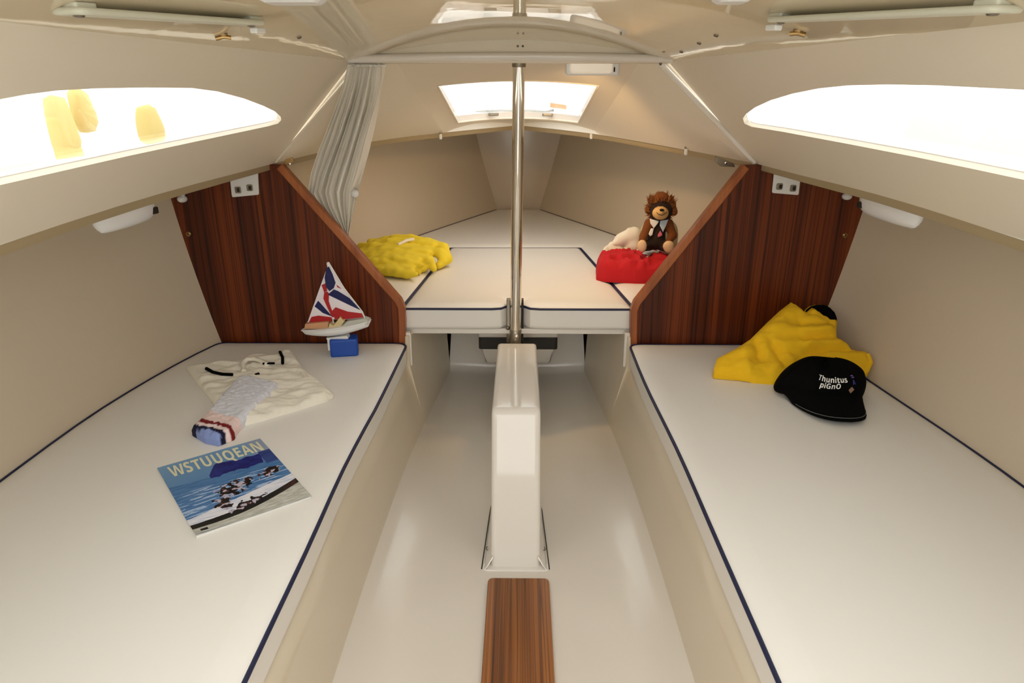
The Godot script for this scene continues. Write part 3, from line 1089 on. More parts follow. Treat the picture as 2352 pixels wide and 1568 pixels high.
func build_fittings() -> void:
	# switch plates on the bulkheads
	for side: int in [-1, 1]:
		var q := [[527, 398], [592, 384], [595, 447], [533, 453]] if side < 0 else [[1779, 384], [1840, 394], [1834, 448], [1773, 443]]
		var poly := []
		var c := Vector3.ZERO
		for p in q:
			var w := on_z(p[0], p[1], BULK + 0.004)
			poly.append(Vector2(w.x, w.y))
			c += w / 4
		var t := thing("switch_plate", "white plate with two metal switches on the bulkhead by the sailboat" if side < 0 else "white plate with two metal switches on the bulkhead by the cap", "switch plate", Vector3(c.x, c.y, BULK), "switch plates")
		part("plate", prism(rounded(ccw(poly), 0.005, 3), UPRIGHT, BULK, BULK + 0.007, 0.002), M.white_plastic, t)
		for p in ([[547, 436], [574, 431]] if side < 0 else [[1790, 428], [1821, 432]]):
			var w := on_z(p[0], p[1], BULK + 0.007)
			var s := part("switch", prism(box_poly(0.017, 0.018, 0.004, Vector2(w.x, w.y)), UPRIGHT, BULK + 0.006, BULK + 0.011, 0.001), M.dull_steel, t)
			part("rocker", prism(box_poly(0.008, 0.011, 0.002, Vector2(w.x + 0.002, w.y)), UPRIGHT, BULK + 0.010, BULK + 0.014, 0.001), M.black_plastic, s)
		# white knob at the top and brass latch at the outer edge
		var k := on_z(421, 456, BULK) if side < 0 else on_z(1943, 450, BULK)
		var kt := thing("curtain_hook", "small white plastic hook at the top of the bulkhead by the sailboat" if side < 0 else "small white plastic hook at the top of the bulkhead by the cap", "hook", k, "white bulkhead hooks")
		part("hook", lathe([[0.0, 0.022], [0.008, 0.020], [0.013, 0.012], [0.014, 0.004], [0.010, 0.0]], frame(k, Vector3(0, 0, 1)), 14, 1.0, 0.75), M.white_plastic, kt)
		part("stem", prism(box_poly(0.008, 0.02, 0.002, Vector2(k.x + 0.004, k.y + 0.01)), UPRIGHT, BULK, BULK + 0.012), M.white_plastic, kt)
		var g := on_z(433, 538, BULK) if side < 0 else on_z(1941, 541, BULK)
		var gt := thing("coat_hook", "tiny brass coat hook on the bulkhead edge beside the sailboat" if side < 0 else "tiny brass coat hook on the bulkhead edge above the cap", "hook", g, "brass bulkhead hooks")
		part("back_plate", lathe([[0.0, 0.003], [0.007, 0.002], [0.008, 0.0]], frame(g, Vector3(0, 0, 1)), 12), M.brass, gt)
		part("prong", tube([g + Vector3(0, 0.002, 0.002), g + Vector3(-side * 0.006, -0.002, 0.014), g + Vector3(-side * 0.013, 0.002, 0.018)], 0.003, false, 8), M.brass, gt)
	# oval reading lamps under the side decks
	for side: int in [-1, 1]:
		var f := on_y(346, 458, 0.856) if side < 0 else on_y(1984, 446, 0.856)
		var n := on_y(214, 494, 0.856) if side < 0 else on_y(2118, 484, 0.856)
		var mid := (f + n) / 2
		mid.y = LIP + 0.003
		var ax := Vector3((n - f).x, 0, (n - f).z)
		var half := ax.length() / 2
		ax = ax.normalized()
		var fr := Transform3D(Basis(ax, Vector3(-ax.z, 0, ax.x), Vector3(0, -1, 0)), mid)
		var t := thing("reading_lamp", "white oval reading lamp above the berth with the magazine" if side < 0 else "white oval reading lamp above the berth with the cap", "lamp", mid, "oval reading lamps")
		var oval := []
		for i in 40:
			var a := TAU * i / 40
			oval.append(Vector2(signf(cos(a)) * pow(absf(cos(a)), 0.85) * half, signf(sin(a)) * pow(absf(sin(a)), 0.9) * 0.030))
		part("lens", rings(oval, fr, [[0.0, -0.003], [0.0, 0.042], [0.002, 0.054], [0.006, 0.062], [0.013, 0.069], [0.022, 0.072]]), M.lamp_lens, t)
		var sw := fr * Vector3(-half * 0.70, 0.0, 0.050)
		var inward := Vector3(-side, 0, 0)
		part("switch", prism(box_poly(0.016, 0.015, 0.003), frame(sw + inward * 0.022, inward + Vector3(0, 0, 0.35)), -0.008, 0.004, 0.001), M.black_plastic, t)
		if side > 0:
			var clip := fr * Vector3(half + 0.012, 0, 0.012)
			part("end_clip", prism(box_poly(0.022, 0.02, 0.003, Vector2(clip.x, clip.z)), FLAT, clip.y - 0.01, LIP, 0.002), M.toy_tan, t)
	# rectangular lamp on the beam
	var a := on_z(1299, 146, -2.075)
	var b := on_z(1422, 170, -2.075)
	var lt := thing("cabin_lamp", "white rectangular cabin lamp below the beam over the forward berth", "lamp", Vector3((a.x + b.x) / 2, b.y, -2.09))
	part("base", prism(box_poly(b.x - a.x, 0.05, 0.008, Vector2((a.x + b.x) / 2, (a.y + b.y) / 2 + 0.008)), UPRIGHT, -2.10, -2.072, 0.004), M.white_plastic, lt)
	part("lens", prism(box_poly((b.x - a.x) * 0.8, 0.036, 0.012, Vector2((a.x + b.x) / 2 - 0.004, (a.y + b.y) / 2 + 0.006)), UPRIGHT, -2.074, -2.062, 0.005), M.lamp_lens, lt)
	M.added_lens_glow = M.lamp_lens.duplicate()
	M.added_lens_glow.emission_enabled = true
	M.added_lens_glow.emission = Color8(255, 226, 184)
	M.added_lens_glow.emission_energy_multiplier = 0.06  # faint glow added to the lens to go with the added fill
	lt.get_child(1).material_override = M.added_lens_glow
	var warm_fill := SpotLight3D.new()  # warm fill light added to tint the forepeak, placed at the lamp
	warm_fill.name = "added_warm_fill"
	warm_fill.light_color = Color8(255, 210, 150)
	warm_fill.light_energy = 0.055
	warm_fill.light_size = 0.03
	warm_fill.spot_range = 6.0
	warm_fill.spot_attenuation = 2.0
	warm_fill.spot_angle = 64.0
	warm_fill.spot_angle_attenuation = 0.8
	warm_fill.shadow_enabled = true
	lt.add_child(warm_fill)
	warm_fill.position = Vector3(0, -0.006, -0.03)
	warm_fill.basis = Basis.looking_at(Vector3(-0.15, -1.0, -0.75).normalized(), Vector3(0, 0, -1))
	part("switch", prism(box_poly(0.004, 0.012, 0.001, Vector2(b.x - 0.014, (a.y + b.y) / 2 - 0.002)), UPRIGHT, -2.074, -2.068), M.black_plastic, lt)
	# clips along the deck flange in the forepeak and over the berths
	for p in [[1012, 314, -2.78, "two small white clips"], [1358, 313, -2.79, ""], [1576, 349, -2.32, ""]]:
		var w := on_z(p[0], p[1], p[2])
		var t := thing("rail_clip", ["tiny white clip under the roof lip left of the bow panel", "tiny white clip under the roof lip close to the bow panel", "tiny white clip under the roof lip above the teddy bear"][[1012, 1358, 1576].find(p[0])], "clip", w, "clips under the forepeak lip")
		t.set_meta("label", {1012: "tiny white clip under the roof lip on the curtain side of the hatch", 1358: "tiny white clip under the roof lip between hatch and teddy bear", 1576: "tiny white clip under the roof lip right above the teddy bear"}[p[0]])
		part("body", prism(box_poly(0.010, 0.020, 0.004, Vector2(w.x, w.y)), UPRIGHT, p[2] - 0.008, p[2] + 0.002, 0.002), M.white_plastic, t)
		part("tab", prism(box_poly(0.006, 0.016, 0.002, Vector2(w.x - 0.002, w.y + 0.014)), UPRIGHT, p[2] - 0.008, p[2] - 0.003), M.dull_steel, t)
	var rc := on_y(2290, 536, LIP - 0.016)
	var rct := thing("deck_clip", "tiny white clip under the side deck above the cap berth", "clip", rc)
	part("body", tube([rc + Vector3(0, 0.018, 0), rc + Vector3(0.004, 0.004, 0.002), rc + Vector3(-0.006, -0.006, 0.004)], 0.004, false, 8), M.white_plastic, rct)
	# corner brackets where bulkhead and lip meet
	for side: int in [-1, 1]:
		var w := on_z(664, 374, -2.045) if side < 0 else on_z(1665, 372, -2.12)
		var t := thing("corner_bracket", "small brown metal bracket at the bulkhead corner below the curtain" if side < 0 else "small grey metal bracket under the lip beside the bulkhead by the teddy", "bracket", w)
		var poly := [Vector2(-0.014, -0.008), Vector2(0.014, 0.004), Vector2(0.010, 0.016), Vector2(-0.008, 0.010)] if side < 0 else [Vector2(-0.028, 0.016), Vector2(0.026, -0.004), Vector2(0.03, -0.014), Vector2(-0.012, -0.012), Vector2(-0.028, 0.0)]
		for i in poly.size():
			poly[i] += Vector2(w.x, w.y)
		part("plate", prism(ccw(poly), UPRIGHT, w.z - 0.006, w.z + 0.004, 0.001), M.brass if side < 0 else M.dull_steel, t)
		part("screw", lathe([[0.0, 0.002], [0.004, 0.0]], frame(w + Vector3(0.002, -0.002, 0.005), Vector3(0, 0, 1)), 8), M.steel, t)
	# screws in the ceiling
	screw(ceiling_point(687, 84), Vector3(0.3, -1, 0.2), "single screw in the glossy ceiling on the curtain side", "ceiling screws", 0.005)
	for p in [[1645, 80, "screw farthest from the beam in the ceiling row of three"], [1606, 98, "middle screw in the ceiling row of three"], [1565, 118, "screw nearest the beam in the ceiling row of three"]]:
		screw(ceiling_point(p[0], p[1]), Vector3(-0.3, -1, 0.2), p[2], "ceiling screws", 0.0055)
	for p in [1189, 1201]:
		screw(on_z(p, 84 + 22, -1.999), Vector3(0, 0, 1), "beam screw above the post, the one nearer the curtain" if p == 1189 else "beam screw above the post, the one nearer the cabin lamp", "beam screws", 0.003)
	screw(on_z(1517, 147, -1.998), Vector3(0, -0.3, 1), "screw at the end of the beam batten away from the curtain", "beam screws", 0.004)
	# pale plastic grab handles on the ceiling, with end brackets
	for side: int in [-1, 1]:
		var far := ceiling_point(585, 42) if side < 0 else ceiling_point(1785, 34)
		var near := ceiling_point(140, 8) if side < 0 else ceiling_point(2330, 2)
		var t := thing("grab_handle", "pale translucent plastic grab rail on the ceiling, curtain side" if side < 0 else "pale translucent plastic grab rail on the ceiling, away from the curtain", "grab rail", far, "ceiling grab rails")
		var d := (near - far).normalized()
		var w := d.cross(Vector3.UP).normalized()
		var up := w.cross(d).normalized()
		if up.y < 0:
			up = -up
		var fr := Transform3D(Basis(d, w, up), far)
		var ln := near.distance_to(far)
		part("rail", prism(box_poly(ln, 0.040, 0.014, Vector2(ln / 2, 0)), fr, -0.010, -0.003, 0.003), M.pale_green, t)
		for e in [0.012, ln - 0.02]:
			part("foot", prism(box_poly(0.03, 0.024, 0.004, Vector2(e, 0)), fr, -0.005, 0.002, 0.001), M.pale_green, t)
			part("screw", lathe([[0.0, 0.002], [0.0045, 0.0015], [0.006, 0.0]], frame(fr * Vector3(e, 0, -0.0102), -up, d), 12), M.dull_steel, t)
		part("latch", prism(box_poly(0.026, 0.012, 0.003, Vector2(-0.004, -side * 0.0)), fr, -0.02, -0.012, 0.002), M.white_plastic, t)
		var c := ceiling_point(512, 78) if side < 0 else ceiling_point(1833, 69)
		var ct := thing("cord_cleat", "small tarnished metal cleat on the ceiling beside the curtain-side rail" if side < 0 else "small tarnished metal cleat on the ceiling beside the other rail", "cleat", c, "ceiling cleats")
		var cd := Vector3(0.9, 0.1, -0.4).normalized() if side < 0 else Vector3(0.9, -0.1, 0.4).normalized()
		part("base", lathe([[0.0, 0.004], [0.006, 0.003], [0.007, 0.0]], frame(c, Vector3(0, -1, 0), Vector3(0, 0, 1)), 12), M.brass, ct)
		part("horn", tube([c - cd * 0.011 + Vector3(0, -0.006, 0), c + Vector3(0, -0.004, 0), c + cd * 0.011 + Vector3(0, -0.006, 0)], 0.0032, false, 8), M.brass, ct)
	# white ceiling lamps, mostly above the frame
	for side: int in [-1, 1]:
		var c := ceiling_point(672, -14) if side < 0 else ceiling_point(1683, -16)
		var t := thing("ceiling_lamp", "white ceiling lamp near the grab rail on the curtain side" if side < 0 else "white ceiling lamp near the grab rail away from the curtain", "lamp", c, "ceiling lamps")
		var fr := Transform3D(Basis(Vector3(1, 0, 0), Vector3(0, 0, 1), Vector3(0, -1, 0)), c)
		part("housing", rings(box_poly(0.085 if side < 0 else 0.05, 0.06, 0.018), fr, [[0.0, -0.01], [0.0, 0.004], [0.003, 0.009], [0.009, 0.012]]), M.lamp_lens, t)

func build_curtain() -> void:
	var edges := [[153, 797, 884], [200, 786, 877], [250, 770, 868], [300, 751, 857], [350, 731, 845], [400, 714, 832], [440, 706, 821], [470, 722, 815], [500, 748, 809], [525, 775, 803], [545, 790, 799]]
	var rows := []
	var cols := 150
	var wob := noise(31, 3.0, 2)
	for i in 61:
		var y := lerpf(153, 545, i / 60.0)
		var k := 0
		while k < edges.size() - 2 and y > edges[k + 1][0]:
			k += 1
		var t: float = (y - edges[k][0]) / (edges[k + 1][0] - edges[k][0])
		var xl := lerpf(edges[k][1], edges[k + 1][1], t)
		var xr := lerpf(edges[k][2], edges[k + 1][2], t)
		var row := []
		for j in cols + 1:
			var u := float(j) / cols
			var v := i / 60.0
			var ph := u * TAU * 8.0 + wob.get_noise_2d(u * 0.5, v * 0.25) * 3.0
			var depth := 0.5 + 0.5 * sin(ph) + 0.28 * sin(ph * 1.63 + 1.0)
			var amp := lerpf(0.012, 0.030, smoothstep(0.0, 0.35, v)) * lerpf(1.0, 0.6, smoothstep(0.7, 1.0, v))
			var uu := u + 0.012 * sin(ph + 1.3)
			row.append(on_z(lerpf(xl, xr, uu), y, lerpf(-2.034, -2.085, smoothstep(0.35, 0.62, v))) + Vector3(0, 0, depth * amp - 0.008))
		rows.append(row)
	var t := thing("curtain", "gathered ivory curtain hanging at the end of the beam", "curtain", rows[60][cols / 2])
	M.curtain.backlight_enabled = true
	M.curtain.backlight = Color(0.25, 0.23, 0.2)
	part("cloth", slab(rows, Vector3(0, 0, -0.0012)), M.curtain, t)
	var h := []
	for j in 31:
		h.append(rows[0][j * 5] + Vector3(0, 0.003, 0))
	part("heading_tape", tube(h, 0.004, false, 6), M.curtain, t)
	part("rail", tube([on_z(797, 149, -2.04), on_z(886, 148, -2.04)], 0.004, false, 8), M.white_plastic, t)
	var b := on_z(812, 445, -2.06)
	part("tie_button", lathe([[0.0, 0.010], [0.008, 0.008], [0.0125, 0.0], [0.008, -0.008], [0.0, -0.010]], frame(b + Vector3(0.004, 0, 0), Vector3(0.4, 0, 1)), 14), M.white_plastic, t)

func build_toy_boat() -> void:
	var z := on_y(790, 816, BERTH).z - 0.012
	var at := on_z(793, 817, z)
	at.y = BERTH
	var t := thing("toy_sailboat", "toy sailboat with red, white and navy sails on a blue block", "toy boat", at)
	var P := func(x: float, y: float, dz := 0.0) -> Vector3: return on_z(x, y, z + dz)
	var P2 := func(x: float, y: float) -> Vector2: var w := on_z(x, y, z); return Vector2(w.x, w.y)
	# blue block, turned a little
	var fr := Transform3D(Basis(Vector3.UP, 0.18) * Basis(Vector3(1, 0, 0), Vector3(0, 0, 1), Vector3(0, 1, 0)), at)
	part("stand_block", prism(box_poly(0.078, 0.05, 0.006), fr, 0.0, 0.052, 0.004), M.blue_block, t)
	# plinth and hull
	var pl := []
	for p in [[756, 782], [803, 776], [800, 768], [752, 772]]:
		pl.append(P2.call(p[0], p[1]))
	part("keel_support", prism(ccw(pl), UPRIGHT, z - 0.014, z + 0.016, 0.002), M.toy_white, t)
	var post := []
	for p in [[757, 800], [765, 800], [768, 776], [755, 778]]:
		post.append(P2.call(p[0], p[1]))
	part("support_foot", prism(ccw(post), UPRIGHT, z - 0.01, z + 0.018, 0.001), M.toy_white, t)
	var rows := []
	for i in 25:
		var u := i / 24.0
		var top: Vector3 = P.call(lerpf(695, 852, u), lerpf(756, 735, u) + 1.5 * sin(u * PI))
		var low: Vector3 = P.call(lerpf(705, 846, u), lerpf(770, 752, u) + 9.0 * sin(u * PI) - 2.0)
		var beam := 0.030 * pow(sin(PI * clampf(u * 0.93 + 0.035, 0.0, 1.0)), 0.6) + 0.002
		var row := []
		for k in 17:
			var a := PI * k / 16.0
			var c := cos(a)
			row.append(top.lerp(low, pow(sin(a), 0.7)) + Vector3(0, 0, c * beam))
		rows.append(row)
	var st := new_st()
	sheet(st, rows)
	var deck := []
	for r in rows:
		deck.append([r[16], (r[0] + r[16]) / 2 + Vector3(0, 0.002, 0), r[0]])
	sheet(st, deck, false, false, 1)
	part("hull", done(st), M.toy_white, t)
	var rub := []
	for r in rows:
		rub.append(r[0])
	part("rubbing_strake", tube(rub, 0.0022, false, 6), M.toy_white, t)
	# deck houses
	for d in [["bow_deck", M.toy_timber, [[702, 752], [704, 740], [756, 736], [757, 750]]], ["stern_deck", M.toy_grey, [[785, 748], [800, 734], [838, 728], [850, 733], [848, 741]]], ["cockpit", M.toy_tan, [[757, 750], [760, 738], [768, 744], [778, 732], [784, 724], [788, 730], [794, 733], [788, 742], [784, 748]]]]:
		var q := []
		for p in d[2]:
			q.append(P2.call(p[0], p[1]))
		part(d[0], prism(ccw(q), UPRIGHT, z - 0.014, z + 0.016, 0.002), d[1], t)
	# jib and mainsail: each a thin sheet with painted panels laid in as bands
	var jib := part("jib", prism(ccw([P2.call(752, 612), P2.call(768, 730), P2.call(706, 741)]), UPRIGHT, z - 0.001, z + 0.001, 0.0003), M.toy_sail, t)
	for d in [["navy_band", M.toy_navy, [[731, 690], [737, 696], [763, 726], [742, 718], [723, 703]]], ["red_band", M.toy_red, [[716, 727], [732, 724], [762, 728], [762, 737], [708, 743]]], ["red_band", M.toy_red, [[739, 654], [748, 650], [752, 667], [745, 671]]]]:
		var q := []
		for p in d[2]:
			q.append(P2.call(p[0], p[1]))
		part(d[0], prism(ccw(q), UPRIGHT, z + 0.0012, z + 0.0026, 0.0004), d[1], jib)
	var main := part("mainsail", prism(ccw([P2.call(753, 606), P2.call(757, 607), P2.call(786, 655), P2.call(834, 716), P2.call(836, 728), P2.call(800, 732), P2.call(766, 732), P2.call(757, 690), P2.call(750, 640)]), UPRIGHT, z + 0.003, z + 0.005, 0.0004), M.toy_sail, t)
	for d in [["navy_panel", M.toy_navy, [[751, 613], [757, 611], [765, 628], [772, 648], [768, 660], [758, 667], [750, 658], [747, 636]]], ["red_panel", M.toy_red, [[752, 668], [757, 672], [756, 690], [764, 712], [770, 726], [764, 727], [752, 702], [744, 684], [746, 670]]], ["navy_panel", M.toy_navy, [[768, 663], [778, 667], [804, 683], [830, 711], [806, 700], [754, 675]]], ["red_panel", M.toy_red, [[772, 704], [800, 714], [832, 718], [836, 727], [800, 731], [770, 731], [764, 712]]], ["red_panel", M.toy_red, [[774, 652], [786, 662], [776, 658]]]]:
		var q := []
		for p in d[2]:
			q.append(P2.call(p[0], p[1]))
		part(d[0], prism(ccw(q), UPRIGHT, z + 0.0052, z + 0.0066, 0.0003), d[1], main)
	part("mast", tube([P.call(754, 605), P.call(758, 690), P.call(766, 742)], 0.0022, false, 8), M.toy_white, t)
	part("leech_rope", tube([P.call(755, 604, 0.004), P.call(790, 662, 0.004), P.call(832, 716, 0.004), P.call(838, 730, 0.006)], 0.0022, false, 8), M.toy_white, t)
	part("mast_cap", lathe([[0.0, 0.006], [0.004, 0.004], [0.005, 0.0], [0.004, -0.004]], frame(P.call(754, 606, 0.002), Vector3.UP, Vector3(0, 0, 1)), 10), M.toy_white, t)

func cover_image() -> ImageTexture:
	var w := 360
	var h := 500
	var im := Image.create(w, h, false, Image.FORMAT_RGB8)
	var f := noise(50, 0.02, 4)
	var g := noise(51, 0.05, 3)
	for y in h:
		for x in w:
			var u := float(x) / w
			var v := float(y) / h
			var c := Color8(118, 160, 200).lerp(Color8(96, 140, 186), clampf(v * 3.0, 0, 1))
			c = c.lerp(Color8(150, 164, 190), smoothstep(0.75, 0.95, u) * float(v < 0.3))
			if v > 0.33 + 0.02 * sin(u * 4.0):   # sea
				c = Color8(62, 112, 166).lerp(Color8(92, 134, 184), f.get_noise_2d(x * 0.5, y * 5.0) * 0.9 + 0.4)
				if v > 0.46 and f.get_noise_2d(x * 0.35 + 90, y * 3.0) > 0.22:
					c = Color8(168, 192, 222)
			if v > 0.19 + 0.06 * g.get_noise_2d(x * 0.1, 3) + 0.16 * smoothstep(0.5, 0.3, u) and v < 0.385 - 0.02 * u + 0.02 * g.get_noise_2d(x * 0.3, 9) and u > 0.36 and u < 0.90 - 0.25 * (v - 0.2):   # headland
				c = Color8(24, 30, 108).lerp(Color8(34, 48, 132), f.get_noise_2d(x, y) + 0.4)
			if u > 0.88 and v > 0.2 and v < 0.4:
				c = Color8(60, 84, 150).lerp(Color8(40, 58, 120), g.get_noise_2d(x * 0.2, y * 2.0) + 0.5)
			var hull := 0.80 - 0.16 * u   # top line of the pictured hull
			if v > hull and v < hull + 0.075 + 0.05 * sin(u * 3.1):
				c = Color8(232, 232, 240).lerp(Color8(170, 190, 224), clampf(g.get_noise_2d(x * 0.2, y * 1.4) * 0.9, 0, 1))
			elif v >= hull + 0.075 + 0.05 * sin(u * 3.1) and v < hull + 0.135 + 0.05 * sin(u * 3.1):
				c = Color8(18, 20, 20).lerp(Color8(84, 40, 34), smoothstep(0.7, 1.0, u) * clampf(g.get_noise_2d(x, y) * 2.0 + 0.3, 0, 1))
			elif v >= hull + 0.135 + 0.05 * sin(u * 3.1):
				c = Color8(176, 176, 166).lerp(Color8(206, 206, 198), f.get_noise_2d(x * 0.8, y * 4.0) + 0.5)
			for b in [[0.46, 0.60, 0.16, 0.09], [0.34, 0.74, 0.09, 0.09], [0.60, 0.56, 0.10, 0.05], [0.86, 0.52, 0.12, 0.06], [0.50, 0.83, 0.16, 0.05]]:   # crew
				var d := Vector2((u - b[0]) / b[2], (v - b[1] + (u - b[0]) * 0.25) / b[3]).length() + g.get_noise_2d(x * 0.45, y * 0.45) * 0.7
				if d < 0.85:
					var q := g.get_noise_2d(x * 0.5 + 200, y * 0.6)
					c = Color8(22, 18, 20) if q < 0.05 else (Color8(110, 66, 60) if q < 0.22 else Color8(190, 186, 204))
			if u > 0.05 and u < 0.11 and v > 0.955 and v < 0.985:
				c = Color8(16, 16, 16)
			im.set_pixel(x, y, c)
	return ImageTexture.create_from_image(im)

func text_mesh(text: String, size: float, bold := 700) -> TextMesh:
	var f := SystemFont.new()
	f.font_names = ["Droid Sans"]
	f.font_weight = bold
	var m := TextMesh.new()
	m.text = text
	m.font = f
	m.font_size = 64
	m.pixel_size = size / 64.0
	m.depth = 0.0006
	m.curve_step = 2.0
	return m

func build_left_things() -> void:
	# magazine lying on the cushion
	var q := []
	for p in [[363, 1072], [598, 1008], [715, 1137], [447, 1235]]:
		q.append(on_y(p[0], p[1], BERTH + 0.005))
	var ctr: Vector3 = (q[0] + q[1] + q[2] + q[3]) / 4
	var ex: Vector3 = ((q[1] - q[0]) + (q[2] - q[3])).normalized()
	var ey := Vector3.UP.cross(ex).normalized()     # towards the top of the page
	if ey.dot(q[0] - q[3]) < 0:
		ey = -ey
	var w: float = (q[0].distance_to(q[1]) + q[3].distance_to(q[2])) / 2
	var h: float = (q[0].distance_to(q[3]) + q[1].distance_to(q[2])) / 2
	var mt := thing("magazine", "sailing magazine with a blue sea cover lying on the cushion", "magazine", Vector3(ctr.x, BERTH, ctr.z))
	var fr := Transform3D(Basis(ex, ey, Vector3.UP), Vector3(ctr.x, BERTH, ctr.z))
	part("pages", prism(box_poly(w - 0.002, h - 0.002, 0.001), fr, 0.0, 0.0046, 0.0005), M.paper, mt)
	var cover := textured("magazine_cover", cover_image(), 0.3, 1, 1)
	var rows := []
	for i in 13:
		var row := []
		for j in 9:
			var u := j / 8.0
			var v := i / 12.0
			var curl := 0.006 * pow(clampf((v - 0.8) / 0.2, 0, 1) * clampf((0.45 - u) / 0.45, 0, 1), 1.5)
			row.append(fr * Vector3((u - 0.5) * w, (0.5 - v) * h, 0.0052 + curl))
		rows.append(row)
	part("cover", slab(rows, Vector3(0, -0.0005, 0)), cover, mt)
	var title := part("title_lettering", text_mesh("WSTUUQEAN", 0.052), M.cream_print, mt)
	title.transform = Transform3D(Basis(ex * 0.58, ey * 1.2, Vector3.UP), fr * Vector3(0.004, h * 0.5 - 0.036, 0.0058) - mt.position)
	# ivory shirt
	var fold := noise(60, 11.0, 3)
	var sh := flat_outline([[427, 848], [462, 846], [500, 840], [552, 834], [570, 823], [604, 823], [640, 824], [650, 808], [664, 812], [671, 811], [684, 830], [696, 852], [722, 872], [752, 894], [767, 912], [745, 924], [690, 941], [620, 962], [566, 977], [540, 990], [520, 976], [498, 940], [470, 903], [446, 872]], BERTH)
	var sc := on_y(600, 890, BERTH)
	var st := thing("shirt", "folded ivory shirt with black neck tape lying on the cushion", "shirt", sc)
	var relief := func(p: Vector2, _d: float) -> float: return fold.get_noise_2d(p.x * 0.9 + p.y * 0.5, p.y * 1.6) * 0.008
	var fs := FLAT
	fs.origin.y = BERTH
	part("body", cloth(sh, fs, 0.006, 0.017, 0.018, relief, null, 0.006), M.ivory_cloth, st)
	var lift := func(x: float, y: float, hh: float) -> Vector3: return on_y(x, y, BERTH + hh)
	part("collar", tube([lift.call(560, 852, 0.019), lift.call(558, 836, 0.023), lift.call(566, 826, 0.025), lift.call(585, 824, 0.026), lift.call(602, 830, 0.024), lift.call(613, 837, 0.023)], 0.0065, false, 10), M.ivory_cloth, st)
	part("collar", tube([lift.call(613, 840, 0.015), lift.call(596, 838, 0.017), lift.call(580, 836, 0.017), lift.call(574, 846, 0.014), lift.call(590, 852, 0.013)], 0.0055, false, 10), M.ivory_cloth, st)
	part("neck_tape", tube([lift.call(474, 846, 0.020), lift.call(488, 854, 0.021), lift.call(510, 859, 0.022), lift.call(534, 860, 0.022)], 0.0045, false, 8), M.black_cloth, st)
	part("neck_tape", tube([lift.call(643, 808, 0.022), lift.call(649, 820, 0.023), lift.call(649, 834, 0.023)], 0.0042, false, 8), M.black_cloth, st)
	part("neck_tape", tube([lift.call(603, 835, 0.026), lift.call(618, 834, 0.025), lift.call(631, 834, 0.023)], 0.003, false, 8), M.black_cloth, st)
	part("loop", tube([lift.call(586, 861, 0.022), lift.call(595, 858, 0.022)], 0.004, false, 8), M.black_cloth, st)
	part("side_seam", tube([lift.call(694, 856, 0.013), lift.call(712, 878, 0.014), lift.call(740, 900, 0.014), lift.call(760, 912, 0.011)], 0.006, false, 8), M.ivory_cloth, st)
	# folded towel with striped end, lying across the shirt
	var lift_y := BERTH + 0.014
	var tw := flat_outline([[440, 988], [470, 962], [500, 925], [548, 872], [566, 868], [640, 886], [632, 898], [590, 938], [545, 982], [536, 998], [500, 1012], [470, 1006]], lift_y)
	var a0 := on_y(560, 875, lift_y)
	var b0 := on_y(490, 1008, lift_y)
	var dir := Vector2(b0.x - a0.x, b0.z - a0.z)
	var ln := dir.length()
	dir = dir.normalized()
	var ea := on_y(440, 986, lift_y)
	var eb := on_y(520, 1008, lift_y)
	var end_a := Vector2(ea.x, ea.z)
	var end_d := (Vector2(eb.x, eb.z) - end_a).normalized()
	var end_s := signf((Vector2(a0.x, a0.z) - end_a).cross(end_d))
	var tone := func(p: Vector2, _d: float) -> Color:
		var m := (p - end_a).cross(end_d) * end_s + 0.003 * sin((p - end_a).dot(end_d) * 70.0)
		m += 0.015
		if m < 0.010: return Color8(140, 158, 214).srgb_to_linear()
		if m < 0.022: return Color8(18, 20, 52).srgb_to_linear()
		if m < 0.034: return Color8(240, 220, 218).srgb_to_linear()
		if m < 0.046: return Color8(120, 14, 20).srgb_to_linear()
		if m < 0.082: return Color8(238, 214, 210).srgb_to_linear()
		return Color8(222, 224, 234).srgb_to_linear()
	var tn := noise(71, 30.0, 2)
	var tr := func(p: Vector2, _d: float) -> float:
		var s := (p - Vector2(a0.x, a0.z)).dot(dir)
		return sin(s * 210.0 + tn.get_noise_2d(p.x, p.y) * 4.0) * 0.0012 + tn.get_noise_2d(p.x * 2, p.y * 2) * 0.002
	var tc := on_y(540, 940, BERTH)
	var tt := thing("towel", "small folded white towel with red and navy striped end on the shirt", "towel", tc)
	var ft := FLAT
	ft.origin.y = lift_y - 0.004
	part("cloth", cloth(tw, ft, 0.0045, 0.018, 0.012, tr, tone, 0.004, BERTH + 0.0005), M.stripes, tt)

